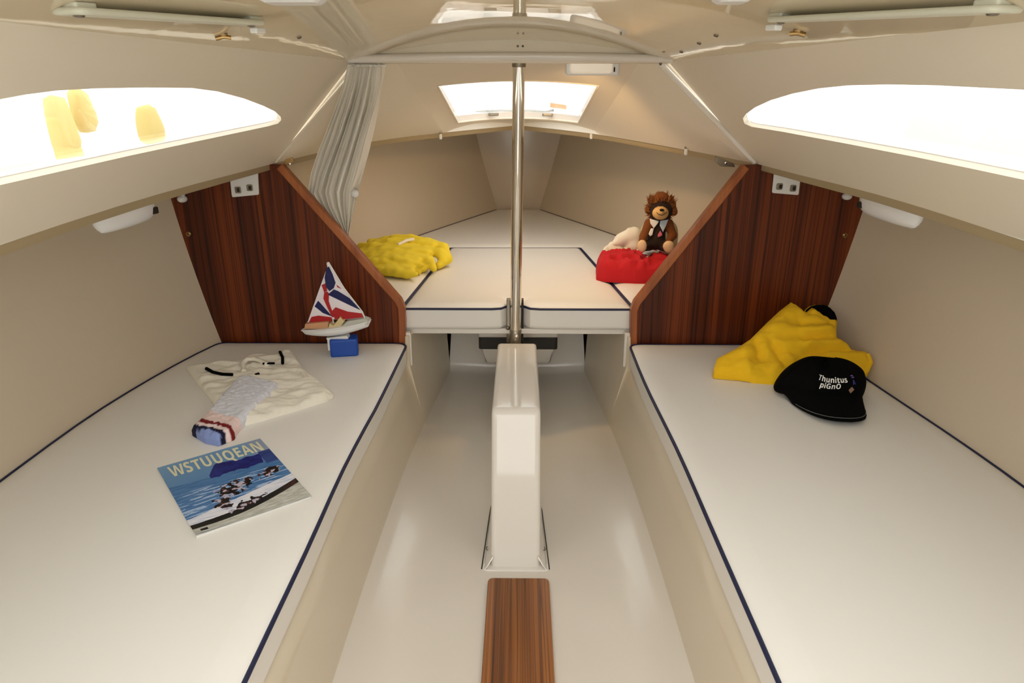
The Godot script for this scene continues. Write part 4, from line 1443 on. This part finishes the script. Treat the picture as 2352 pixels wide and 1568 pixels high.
func build_right_things() -> void:
	# yellow fleece, propped against the bulkhead with its collar standing
	var p0 := on_y(1700, 876, BERTH)
	var p1 := Vector3(p0.x, BERTH + 0.155, -1.93)
	var inc := (p1 - Vector3(p0.x, BERTH, p0.z)).normalized()
	var nrm := Vector3(1, 0, 0).cross(inc)
	if nrm.y < 0: nrm = -nrm
	var fr := Transform3D(Basis(Vector3(1, 0, 0), inc, nrm), p0)
	var inv := fr.affine_inverse()
	var out := []
	for p in [[1638, 850], [1646, 826], [1690, 803], [1722, 782], [1760, 744], [1790, 716], [1815, 697], [1836, 713], [1848, 722], [1862, 710], [1880, 722], [1902, 736], [1921, 739], [1919, 762], [1920, 780], [1945, 797], [1955, 806], [1987, 812], [1994, 828], [1997, 842], [1982, 858], [1960, 880], [1900, 905], [1830, 905], [1787, 893], [1740, 886], [1690, 872], [1640, 860]]:
		var w := inv * on_plane(p[0], p[1], p0, nrm)
		out.append(Vector2(w.x, w.y))
	var n1 := noise(81, 9.0, 3)
	var n2 := noise(82, 20.0, 2)
	var crease := []
	for c in [[1728, 786, 1742, 832, -0.012, 0.012], [1768, 800, 1806, 856, -0.014, 0.012], [1786, 812, 1856, 828, -0.012, 0.010], [1838, 772, 1916, 764, 0.012, 0.014], [1850, 803, 1962, 796, 0.014, 0.012], [1845, 815, 1960, 812, -0.012, 0.009], [1904, 742, 1910, 776, -0.010, 0.010], [1850, 727, 1884, 738, -0.008, 0.008], [1700, 812, 1712, 868, 0.010, 0.02], [1826, 720, 1836, 760, -0.007, 0.010], [1842, 790, 1900, 778, -0.012, 0.009], [1765, 755, 1800, 770, 0.008, 0.02], [1930, 800, 1975, 815, -0.012, 0.008]]:
		var a := inv * on_plane(c[0], c[1], p0, nrm)
		var b := inv * on_plane(c[2], c[3], p0, nrm)
		crease.append([Vector2(a.x, a.y), Vector2(b.x, b.y), c[4], c[5]])
	var relief := func(p: Vector2, _d: float) -> float:
		var k := 0.009 * n1.get_noise_2d(p.x * 0.8 + p.y * 0.6, p.y * 2.2 - p.x * 0.5) + 0.002 * n2.get_noise_2d(p.x, p.y)
		for c in crease:
			var d: float = p.distance_to(Geometry2D.get_closest_point_to_segment(p, c[0], c[1])) / c[3]
			k += c[2] * exp(-d * d)
		return k
	var t := thing("fleece", "crumpled yellow fleece with black-lined collar propped beneath the black cap", "fleece", Vector3(p0.x + 0.15, BERTH, -1.78))
	part("body", cloth(out, fr, 0.0075, 0.026, 0.03, relief, null, 0.006, BERTH + 0.001), M.yellow_fleece, t)
	# collar: black-lined band standing behind the front edge
	var outer_px := [[1847, 724], [1852, 712], [1862, 704], [1876, 700], [1892, 700], [1906, 706], [1917, 717], [1922, 729], [1922, 740]]
	var inner_px := [[1850, 726], [1856, 722], [1866, 720], [1876, 726], [1888, 732], [1898, 738], [1908, 743], [1915, 745], [1920, 746]]
	var band := []
	var back := []
	for i in 3:
		var row := []
		var rear := []
		for j in outer_px.size():
			var u := j / 8.0
			var o := on_plane(outer_px[j][0], outer_px[j][1], p0, nrm) + ray(outer_px[j][0], outer_px[j][1]).normalized() * 0.04 * sin(u * PI)
			var e := on_plane(inner_px[j][0], inner_px[j][1], p0, nrm) + ray(inner_px[j][0], inner_px[j][1]).normalized() * 0.012
			row.append(o.lerp(e, i / 2.0))
			rear.append(o.lerp(e, i / 2.0) + Vector3(0, -0.002, -0.006))
		band.append(row)
		back.append(rear)
	part("collar_lining", slab(band, Vector3(0, 0, -0.002)), M.black_cloth, t)
	part("collar", slab(back, Vector3(0, 0, -0.003)), M.yellow_fleece, t)
	var cuff := []
	for p in [[1992, 815], [1998, 832], [1990, 850], [1976, 862]]:
		cuff.append(on_plane(p[0], p[1], p0 + nrm * 0.012, nrm))
	part("cuff", tube(cuff, 0.008, false, 10), M.yellow_fleece, t)
	# cap
	var vf := on_y(1899, 966, BERTH)
	var zc := vf.z - 0.143
	var base := Vector3(vf.x + 0.040, BERTH + 0.014, zc)
	var ct := thing("cap", "black baseball cap with white lettering lying on the yellow fleece", "cap", base)
	var turn := Basis(Vector3.UP, -0.02)
	var crown := func(a: float, v: float) -> Vector3:   # a = 0 at the front
		var s := pow(cos(v * PI / 2), 0.62)
		var hh := 0.080 * pow(sin(v * PI / 2), 0.9)
		var rx := 0.098 + 0.012 * (1.0 if sin(a) < 0 else 0.35)
		var rz := 0.080 if cos(a) > 0 else 0.085
		var sq := 1.0 + 0.035 * sin(a * 3.0 + 1.0) * (1.0 - v)
		var lean := Vector3(0.006, 0, 0.012) * sin(v * PI)
		var dip := 0.010 * smoothstep(0.55, 1.0, v) * cos(a * 2.0 + 0.6)
		return base + turn * (Vector3(sin(a) * rx * s * sq, hh - dip + 0.004 * sin(a * 5.0) * s, cos(a) * rz * s) + lean)
	var rows := []
	for i in 25:
		var row := []
		for j in 64:
			row.append(crown.call(TAU * j / 64.0, i / 24.0))
		rows.append(row)
	var st := new_st()
	sheet(st, rows, false, true)
	part("crown", done(st), M.black_cloth, ct)
	for k in 6:
		var seam := []
		for i in 21:
			seam.append(crown.call(TAU * (k + 0.5) / 6.0, i / 21.0) + Vector3(0, 0.0004, 0))
		part("seam", tube(seam, 0.0011, false, 5), M.black_cloth, ct)
	part("top_button", lathe([[0.0, 0.006], [0.006, 0.005], [0.008, 0.0]], frame(crown.call(0.0, 1.0) + Vector3(0, -0.001, 0), Vector3.UP, Vector3(0, 0, 1)), 12), M.black_cloth, ct)
	var top := []
	for i in 13:
		var row := []
		for j in 33:
			var u := j / 16.0 - 1.0
			var a := u * 1.16 - 0.12
			var s := i / 12.0
			var inner: Vector3 = crown.call(a, 0.0) + Vector3(0, 0.006, 0)
			var reach := 0.094 * pow(1.0 - pow(absf(u), 2.6), 0.62) + 0.002
			var p := inner + turn * Vector3(-sin(a) * 0.012 * s, 0, reach * s)
			p.y = BERTH + 0.005 + 0.014 * (1.0 - u * u) * (1.0 - s * 0.2) + 0.024 * (1.0 - s)
			row.append(p)
		top.append(row)
	var vm := part("visor", slab(top, Vector3(0, -0.003, 0)), M.black_cloth, ct)
	var un := new_st()
	var low := []
	for r in top:
		var rr := []
		for p in r:
			rr.append(p + Vector3(0, -0.0036, -0.002))
		low.append(rr)
	sheet(un, low)
	part("visor_lining", done(un), M.visor_under, vm)
	var stitch := []
	for j in 29:
		stitch.append(top[11][j + 2] + Vector3(0, 0.0006, 0))
	part("stitching", tube(stitch, 0.0006, false, 5), M.visor_under, vm)
	# lettering bent over the front of the crown
	var print_on := func(mesh: Mesh, a0: float, v0: float, scale_a: float, scale_v: float, slope: float) -> ArrayMesh:
		var arr := mesh.surface_get_arrays(0)
		var vs: PackedVector3Array = arr[Mesh.ARRAY_VERTEX]
		var ids = arr[Mesh.ARRAY_INDEX]
		var o := new_st()
		o.set_smooth_group(0)
		var list: Array = Array(ids) if ids != null else range(vs.size())
		for i in list:
			var v: Vector3 = vs[i]
			var a := a0 + v.x * scale_a
			var k := clampf(v0 + (v.y + v.x * slope) * scale_v, 0.02, 0.96)
			var q: Vector3 = crown.call(a, k)
			var du: Vector3 = crown.call(a + 0.02, k) - q
			var dv: Vector3 = crown.call(a, k + 0.01) - q
			var nn := du.cross(dv).normalized()
			if nn.dot(EYE - q) < 0: nn = -nn
			o.add_vertex(q + nn * (0.0008 + v.z))
		return done(o)
	part("lettering", print_on.call(text_mesh("Thunitus", 0.0155), -0.16, 0.53, 12.0, 11.5, -0.10), M.lettering, ct)
	part("lettering", print_on.call(text_mesh("piGnO", 0.014), -0.2, 0.39, 12.0, 11.5, -0.1), M.lettering, ct)
	part("flag_print", print_on.call(text_mesh("=", 0.020), 0.46, 0.56, 11.0, 11.5, 0.1), M.violet_print, ct)
	part("flag_print", print_on.call(text_mesh("A", 0.016), 0.43, 0.42, 9.0, 9.5, 0.1), M.blue_print, ct)
	var dia := new_st()
	var dq := []
	for k in [[0.26, 0.25], [0.35, 0.32], [0.43, 0.25], [0.34, 0.17]]:
		var q: Vector3 = crown.call(k[0], k[1])
		dq.append(q + (EYE - q).normalized() * 0.0025)
	quad(dia, dq[0], dq[1], dq[2], dq[3])
	part("patch", done(dia), M.tan_patch, ct)

# ------------------------------------------------------------------ soft bodies as a field of blobs
func blob_mesh(list: Array, cell: float, blend: float) -> ArrayMesh:   # list of [centre a, centre b, radius a, radius b, colour, squash]
	var lo := Vector3.INF
	var hi := -Vector3.INF
	for b in list:
		var r := maxf(b[2], b[3]) * 1.3 + cell * 2
		for p in [b[0], b[1]]:
			lo = lo.min(p - Vector3.ONE * r)
			hi = hi.max(p + Vector3.ONE * r)
	var n := Vector3i(((hi - lo) / cell).ceil()) + Vector3i.ONE
	var f := PackedFloat32Array()
	f.resize(n.x * n.y * n.z)
	f.fill(1.0)
	var field := func(p: Vector3) -> float:
		var d := 1.0
		for b in list:
			var ab: Vector3 = b[1] - b[0]
			var l := ab.length_squared()
			var h: float = 0.0 if l < 1e-9 else clampf((p - b[0]).dot(ab) / l, 0, 1)
			var e: float = ((p - b[0] - ab * h) * b[5]).length() - lerpf(b[2], b[3], h)
			var k := clampf(0.5 + 0.5 * (d - e) / blend, 0, 1)
			d = lerpf(d, e, k) - blend * k * (1 - k)
		return d
	for z in n.z:
		for y in n.y:
			for x in n.x:
				f[(z * n.y + y) * n.x + x] = field.call(lo + Vector3(x, y, z) * cell)
	var vert := {}
	var pos := PackedVector3Array()
	var corner := [0, 1, n.x, n.x + 1, n.x * n.y, n.x * n.y + 1, n.x * n.y + n.x, n.x * n.y + n.x + 1]
	var edges := [[0, 1], [2, 3], [4, 5], [6, 7], [0, 2], [1, 3], [4, 6], [5, 7], [0, 4], [1, 5], [2, 6], [3, 7]]
	for z in n.z - 1:
		for y in n.y - 1:
			for x in n.x - 1:
				var i := (z * n.y + y) * n.x + x
				var inside := 0
				for c in corner:
					if f[i + c] < 0: inside += 1
				if inside == 0 or inside == 8:
					continue
				var s := Vector3.ZERO
				var m := 0
				for e in edges:
					var a := f[i + corner[e[0]]]
					var b := f[i + corner[e[1]]]
					if (a < 0) != (b < 0):
						var t := a / (a - b)
						s += Vector3(e[0] & 1, (e[0] >> 1) & 1, e[0] >> 2).lerp(Vector3(e[1] & 1, (e[1] >> 1) & 1, e[1] >> 2), t)
						m += 1
				vert[i] = pos.size()
				pos.append(lo + (Vector3(x, y, z) + s / m) * cell)
	var st := new_st()
	st.set_smooth_group(0)
	var colour := func(p: Vector3) -> Color:
		var best := 1e9
		var c := Color.WHITE
		for b in list:
			var ab: Vector3 = b[1] - b[0]
			var l := ab.length_squared()
			var h: float = 0.0 if l < 1e-9 else clampf((p - b[0]).dot(ab) / l, 0, 1)
			var e: float = ((p - b[0] - ab * h) * b[5]).length() - lerpf(b[2], b[3], h)
			if e < best:
				best = e
				c = b[4]
		return c.srgb_to_linear()
	var cols := []
	for p in pos:
		cols.append(colour.call(p))
	for z in range(1, n.z - 1):
		for y in range(1, n.y - 1):
			for x in range(1, n.x - 1):
				var i := (z * n.y + y) * n.x + x
				for ax in 3:
					var step: int = [1, n.x, n.x * n.y][ax]
					if (f[i] < 0) == (f[i + step] < 0):
						continue
					var u: int = [n.x, n.x * n.y, 1][ax]
					var v: int = [n.x * n.y, 1, n.x][ax]
					var qd := [vert.get(i, -1), vert.get(i - u, -1), vert.get(i - u - v, -1), vert.get(i - v, -1)]
					if qd.has(-1):
						continue
					if f[i] < 0:
						qd = [qd[0], qd[3], qd[2], qd[1]]
					for k in [0, 1, 2, 0, 2, 3]:
						st.set_color(cols[qd[k]])
						st.add_vertex(pos[qd[k]])
	return done(st)

func build_fore_things() -> void:
	# crumpled yellow towel
	var ly := FORE
	var hr := RandomNumberGenerator.new()
	hr.seed = 41
	var folds := []
	var yc := Color8(226, 202, 48)
	var V := func(x: float, h: float, z: float) -> Vector3: return Vector3(x, ly + h, z)
	folds.append([V.call(-0.53, 0.030, -2.56), V.call(-0.36, 0.028, -2.54), 0.050, 0.046, yc, Vector3(1, 1.25, 0.62)])
	folds.append([V.call(-0.54, 0.020, -2.47), V.call(-0.38, 0.018, -2.44), 0.034, 0.028, yc, Vector3(1, 1.3, 0.8)])
	for k in 13:
		var u := k / 12.0
		var z := lerpf(-2.665, -2.405, u)
		var top := 0.088 - 0.066 * pow(u, 1.3) - 0.010 * (1.0 if u < 0.1 else 0.0)
		var x0 := -0.585 + 0.06 * absf(u - 0.45) + hr.randf_range(-0.01, 0.012) + 0.05 * smoothstep(0.7, 1.0, u)
		var x1 := -0.30 - 0.05 * u + hr.randf_range(-0.03, 0.01)
		var pts := []
		for i in 6:
			var w := i / 5.0
			pts.append(V.call(lerpf(x0, x1, w), top * (0.72 + 0.35 * sin(w * 2.4 + 0.35)) + hr.randf_range(-0.005, 0.005), z + 0.055 * w + hr.randf_range(-0.007, 0.007)))
		for i in 5:
			folds.append([pts[i], pts[i + 1], 0.0125 + 0.004 * sin(k * 2.0 + i), 0.0125 + 0.004 * sin(k * 2.0 + i + 1), yc, Vector3.ONE])
	for q in [[-0.335, 0.075, -2.60, -0.275, 0.062, -2.575, 0.022, 0.020], [-0.275, 0.062, -2.575, -0.258, 0.030, -2.54, 0.020, 0.018], [-0.258, 0.030, -2.54, -0.285, 0.016, -2.50, 0.018, 0.014], [-0.34, 0.06, -2.55, -0.285, 0.055, -2.53, 0.016, 0.018], [-0.285, 0.055, -2.53, -0.272, 0.028, -2.51, 0.018, 0.013], [-0.37, 0.045, -2.49, -0.315, 0.040, -2.475, 0.014, 0.017], [-0.315, 0.040, -2.475, -0.30, 0.014, -2.46, 0.016, 0.013], [-0.42, 0.018, -2.42, -0.35, 0.014, -2.425, 0.016, 0.014], [-0.50, 0.016, -2.405, -0.40, 0.014, -2.395, 0.016, 0.014], [-0.46, 0.07, -2.56, -0.38, 0.03, -2.44, 0.012, 0.012], [-0.54, 0.06, -2.54, -0.50, 0.03, -2.44, 0.012, 0.014], [-0.33, 0.05, -2.52, -0.34, 0.02, -2.46, 0.02, 0.02], [-0.37, 0.045, -2.49, -0.39, 0.016, -2.44, 0.013, 0.012], [-0.47, 0.088, -2.63, -0.40, 0.092, -2.62, 0.014, 0.013], [-0.40, 0.092, -2.62, -0.345, 0.080, -2.60, 0.013, 0.016]]:
		folds.append([V.call(q[0], q[1], q[2]), V.call(q[3], q[4], q[5]), q[6], q[7], yc, Vector3.ONE])
	var fb := FLAT
	fb.origin.y = ly
	var ht := thing("beach_towel", "crumpled bright yellow towel heaped on the forward berth by the curtain", "towel", Vector3(-0.42, ly, -2.53))
	part("cloth", blob_mesh(folds, 0.0055, 0.009), M.yellow_terry, ht)
	part("tie_tape", tube([Vector3(-0.435, ly + 0.084, -2.53), Vector3(-0.41, ly + 0.094, -2.555), Vector3(-0.385, ly + 0.095, -2.58)], 0.006, false, 8), M.ivory_cloth, ht)
	# red folded jacket with white cloth on it, beige pillow behind, teddy on top
	var red := []
	for p in [Vector2(0.272, -2.36), Vector2(0.30, -2.335), Vector2(0.40, -2.315), Vector2(0.50, -2.312), Vector2(0.545, -2.33), Vector2(0.555, -2.45), Vector2(0.535, -2.53), Vector2(0.44, -2.545), Vector2(0.33, -2.54), Vector2(0.285, -2.50)]:
		red.append(p)
	var rn := noise(95, 14.0, 3)
	var red_relief := func(p: Vector2, d: float) -> float:
		return rn.get_noise_2d(p.x, p.y) * 0.016 - 0.012 * exp(-pow((p.x - 0.43 - 0.1 * (p.y + 2.4)) / 0.004, 2.0))
	var rt := thing("jacket", "folded bright red jacket on the forward berth under the teddy", "jacket", Vector3(0.42, ly, -2.43))
	part("cloth", cloth(rounded(ccw(red), 0.02, 3), fb, 0.0065, 0.072, 0.035, red_relief, null, 0.012), M.red_cloth, rt)
	var seam := []
	for i in 9:
		seam.append(Vector3(0.431 - i * 0.0006, ly + 0.012 + 0.006 * i, -2.313 - 0.0035 * i))
	part("front_seam", tube(seam, 0.002, false, 6), M.toy_red, rt)
	var pil := thing("pillow", "beige pillow leaning on the hull behind the teddy", "pillow", Vector3(0.50, ly, -2.62))
	var pf := Transform3D(Basis(Vector3(0.93, 0, 0.37), Vector3(0.12, 0.95, -0.28).normalized(), Vector3(-0.36, 0.28, 0.89).normalized()), Vector3(0.515, ly + 0.090, -2.565))
	var oval := []
	for k in 32:
		var a := TAU * k / 32
		oval.append(Vector2(signf(cos(a)) * pow(absf(cos(a)), 0.7) * 0.072, signf(sin(a)) * pow(absf(sin(a)), 0.7) * 0.088))
	part("cover", rings(oval, pf, [[0.04, -0.024], [0.015, -0.02], [0.003, -0.009], [0.0, 0.0], [0.003, 0.009], [0.015, 0.02], [0.04, 0.024]]), M.beige_cloth, pil)
	var wt := thing("ivory_blanket", "crumpled ivory blanket behind the red jacket, beside the teddy", "blanket", Vector3(0.37, ly, -2.60))
	var wp := []
	for p in [Vector2(0.295, -2.50), Vector2(0.34, -2.548), Vector2(0.45, -2.55), Vector2(0.47, -2.62), Vector2(0.44, -2.70), Vector2(0.385, -2.71), Vector2(0.35, -2.65), Vector2(0.305, -2.57)]:
		wp.append(p)
	var wn := noise(99, 15.0, 3)
	part("cloth", cloth(rounded(ccw(wp), 0.015, 3), fb, 0.007, 0.088, 0.05, func(p, _d): return wn.get_noise_2d(p.x, p.y) * 0.03, null, 0.01), M.ivory_cloth, wt)
	var lump := blob_mesh([[Vector3(0.385, ly + 0.095, -2.585), Vector3(0.43, ly + 0.115, -2.59), 0.024, 0.026, Color8(238, 231, 212), Vector3.ONE], [Vector3(0.372, ly + 0.088, -2.58), Vector3(0.36, ly + 0.082, -2.575), 0.017, 0.012, Color8(238, 231, 212), Vector3.ONE], [Vector3(0.41, ly + 0.126, -2.58), Vector3(0.409, ly + 0.134, -2.58), 0.008, 0.006, Color8(238, 231, 212), Vector3.ONE], [Vector3(0.43, ly + 0.07, -2.585), Vector3(0.43, ly + 0.10, -2.59), 0.03, 0.026, Color8(238, 231, 212), Vector3.ONE]], 0.005, 0.012)
	part("knot", lump, M.ivory_cloth, wt)
	# white corner of cloth lying over the jacket
	var hem := []
	for p in [[1462, 573], [1486, 569], [1518, 571], [1512, 580], [1494, 583], [1486, 594], [1480, 584]]:
		var w := on_y(p[0], p[1], ly + 0.075)
		hem.append(Vector2(w.x, w.z))
	var hf := FLAT
	hf.origin.y = ly + 0.074
	part("corner", cloth(ccw(hem), hf, 0.005, 0.004, 0.006, func(_p, _d): return 0.0, null, 0.002), M.ivory_cloth, wt)
	# teddy bear
	var o := on_z(1505, 577, -2.44)
	var S := 0.00154
	var B := func(x: float, y: float, z: float) -> Vector3: return o + Vector3((x - 1505.0) * S, (577.0 - y) * S * 1.05, z)
	var brown := Color8(116, 64, 28)
	var dark := Color8(40, 22, 14)
	var tan_ := Color8(214, 172, 112)
	var pad := Color8(232, 196, 156)
	var one := Vector3.ONE
	var bear := thing("teddy_bear", "small brown teddy bear with shaggy hair sitting on the red jacket", "teddy bear", o)
	var body := [
		[B.call(1506, 554, -0.005), B.call(1507, 524, -0.008), 0.032, 0.027, dark, one],
		[B.call(1511, 491, -0.006), B.call(1511, 487, -0.008), 0.039, 0.040, dark, Vector3(1, 1, 1.1)],
		[B.call(1506, 491, 0.030), B.call(1507, 492, 0.028), 0.0235, 0.0235, tan_, Vector3(0.88, 1.12, 1.2)],
		[B.call(1506, 487, 0.046), B.call(1506, 487, 0.044), 0.011, 0.011, tan_, Vector3(1, 1.1, 1)],
		[B.call(1486, 516, 0.0), B.call(1474, 542, 0.018), 0.016, 0.013, brown, one],
		[B.call(1474, 542, 0.018), B.call(1470, 550, 0.03), 0.013, 0.012, brown, one],
		[B.call(1530, 516, 0.0), B.call(1540, 540, 0.014), 0.017, 0.014, brown, one],
		[B.call(1540, 540, 0.014), B.call(1531, 549, 0.03), 0.014, 0.012, brown, one],
		[B.call(1490, 564, 0.0), B.call(1469, 560, 0.05), 0.019, 0.016, dark, one],
		[B.call(1521, 564, 0.0), B.call(1526, 562, 0.05), 0.019, 0.016, dark, one],
		[B.call(1467, 555, 0.060), B.call(1467, 559, 0.060), 0.0155, 0.0145, pad, Vector3(1, 0.85, 1.6)],
		[B.call(1526, 557, 0.060), B.call(1527, 560, 0.060), 0.0175, 0.0155, pad, Vector3(0.9, 0.95, 1.6)],
		[B.call(1541, 490, -0.004), B.call(1542, 492, -0.002), 0.012, 0.011, brown, Vector3(1, 0.8, 1.4)],
		[B.call(1482, 486, -0.006), B.call(1481, 488, -0.004), 0.010, 0.009, brown, Vector3(1, 0.8, 1.4)],
		[B.call(1511, 466, -0.012), B.call(1530, 478, -0.014), 0.026, 0.024, brown, one],
	]
	part("body", blob_mesh(body, 0.0035, 0.007), M.teddy_fur, bear)
	part("nose", lathe([[0.0, 0.004], [0.006, 0.003], [0.008, 0.0], [0.006, -0.003]], frame(B.call(1506, 482, 0.0545), Vector3(0, 0.3, 1)), 14, 1.0, 0.6), M.fur_dark, bear)
	part("mouth", tube([B.call(1495, 487, 0.0545), B.call(1499, 490.5, 0.0575), B.call(1506, 492.5, 0.0588), B.call(1512, 490.5, 0.0575), B.call(1517, 486, 0.0545)], 0.0011, false, 6), M.fur_dark, bear)
	# shaggy hair: many short tapering tufts on the crown and cheeks
	var hair := new_st()
	hair.set_smooth_group(-1)
	var hc: Vector3 = B.call(1511, 487, -0.008)
	for k in 620:
		var d := Vector3(rng.randf_range(-1, 1), rng.randf_range(-0.75, 1), rng.randf_range(-1, 0.75)).normalized()
		if d.z > 0.35 and d.y < 0.35 + 0.5 * d.z:
			continue
		if d.y < -0.2 and absf(d.x) < 0.7:
			continue
		var root := hc + d * Vector3(0.041, 0.041, 0.037)
		var g := (d + Vector3(rng.randf_range(-0.5, 0.5), rng.randf_range(0.0, 0.6), rng.randf_range(-0.2, 0.5))).normalized()
		var tip := root + g * rng.randf_range(0.012, 0.027) * (1.15 if d.y > 0.4 else 0.8)
		var s1 := g.cross(Vector3(0.3, 0.5, 0.8)).normalized() * 0.0030
		var s2 := g.cross(s1).normalized() * 0.0030
		var tone := Color8(96, 52, 22).lerp(Color8(176, 108, 48), rng.randf()).srgb_to_linear()
		hair.set_color(tone)
		var ring := [root + s1, root - s1 * 0.5 + s2, root - s1 * 0.5 - s2]
		for i in 3:
			tri(hair, ring[i], ring[(i + 1) % 3], tip)
	var hm := part("hair", done(hair), M.teddy_fur, bear)
	hm.set_meta("kind", "stuff")
	# bow tie with hanging ends
	for d in [[M.lettering, [[1485, 504], [1505, 508], [1504, 512], [1495, 524], [1487, 514]]], [M.lettering, [[1489, 524], [1495, 524], [1493, 538], [1488, 541], [1484, 536]]], [M.pale_blue if M.has("pale_blue") else M.toy_grey, [[1508, 508], [1526, 505], [1522, 518], [1516, 532], [1508, 518]]], [M.pink if M.has("pink") else M.toy_red, [[1510, 529], [1515, 536], [1514, 540], [1505, 543], [1505, 538]]]]:
		var poly := []
		for p in d[1]:
			var w: Vector3 = B.call(p[0], p[1], 0.0)
			poly.append(Vector2(w.x, w.y))
		part("ribbon", prism(ccw(poly), UPRIGHT, o.z + 0.021, o.z + 0.027, 0.002), d[0], bear)

func build_outside() -> void:
	var g := new_st()
	quad(g, Vector3(-40, -1.3, 40), Vector3(40, -1.3, 40), Vector3(40, -1.3, -40), Vector3(-40, -1.3, -40))
	struct("ground", done(g), M.quay)
	# neighbouring white hulls seen through the side windows
	for side: int in [-1, 1]:
		var x := side * 3.4
		var t := thing("moored_boat", "white boat with yellow covers outside the window above the magazine" if side < 0 else "pale boat outside the window above the cap", "boat", Vector3(x, -1.3, -3.5))
		var rows := []
		for i in 25:
			var u := i / 24.0
			var bw := 1.1 * pow(sin(PI * clampf(0.08 + u * 0.9, 0, 1)), 0.55)
			var row := []
			for k in 13:
				var a := PI * k / 12.0
				row.append(Vector3(x + cos(a) * bw, 0.55 - 1.75 * pow(sin(a), 0.8) + 0.15 * (2 * u - 1) * (2 * u - 1), lerpf(1.0, -8.0, u)))
			rows.append(row)
		var st := new_st()
		sheet(st, rows)
		var dk := []
		for r in rows:
			dk.append([r[12], (r[0] + r[12]) / 2 + Vector3(0, 0.06, 0), r[0]])
		sheet(st, dk, false, false, 1)
		part("hull", done(st), M.boat_white if side < 0 else M.boat_pale, t)
		part("coachroof", prism(rounded([Vector2(x - 0.6, -5.5), Vector2(x + 0.6, -5.5), Vector2(x + 0.7, -1.6), Vector2(x - 0.7, -1.6)], 0.2, 5), FLAT, 0.5, 0.95, 0.06), M.boat_white if side < 0 else M.boat_pale, t)
		if side < 0:
			for p in [[145, 285, 0.10, 0.3], [345, 284, 0.12, 0.16], [190, 248, 0.09, 0.2], [160, 350, 0.10, 0.05]]:
				var w := on_plane(p[0], p[1], Vector3(-2.5, 0, 0), Vector3(1, 0, 0))
				part("yellow_cover", blob_mesh([[w + Vector3(0, -p[3] * 0.3, 0), w + Vector3(0, p[3] * 0.3, 0.03), p[2], p[2] * 0.8, Color8(255, 220, 100), Vector3(1.4, 1, 1)]], 0.05, 0.05), M.yellow_cover, t)
	# bow rail and an orange pennant seen through the hatch
	var r := thing("bow_rail", "thin dark bow rail beyond the forward hatch", "rail", Vector3(0, 0.93, -3.75))
	var arc := []
	for p in [[1042, 263], [1080, 259], [1110, 256], [1150, 254], [1190, 254], [1220, 254], [1250, 257], [1272, 254]]:
		arc.append(on_z(p[0], p[1], -3.75))
	part("tube", tube(arc, 0.006, false, 8), M.rope_dark, r)
	for i in [1, 4, 6]:
		part("leg", tube([arc[i], Vector3(arc[i].x, 0.94, -3.75)], 0.004, false, 6), M.boat_white, r)
	var fl := thing("pennant", "orange pennant fluttering beyond the forward hatch", "flag", on_z(1280, 244, -3.8))
	var rows := []
	for i in 5:
		var row := []
		for j in 9:
			var u := j / 8.0
			row.append(on_z(lerpf(1263, 1301, u), lerpf(236, 246, i / 4.0) + 6.0 * u, -3.8) + Vector3(0, 0, 0.02 * sin(u * 6.0)))
		rows.append(row)
	part("cloth", slab(rows, Vector3(0, 0, -0.002)), M.orange_flag, fl)
	part("staff", tube([rows[0][0] + Vector3(0, 0.01, 0), Vector3(rows[0][0].x, 0.93, -3.8)], 0.004, false, 8), M.boat_white, fl)
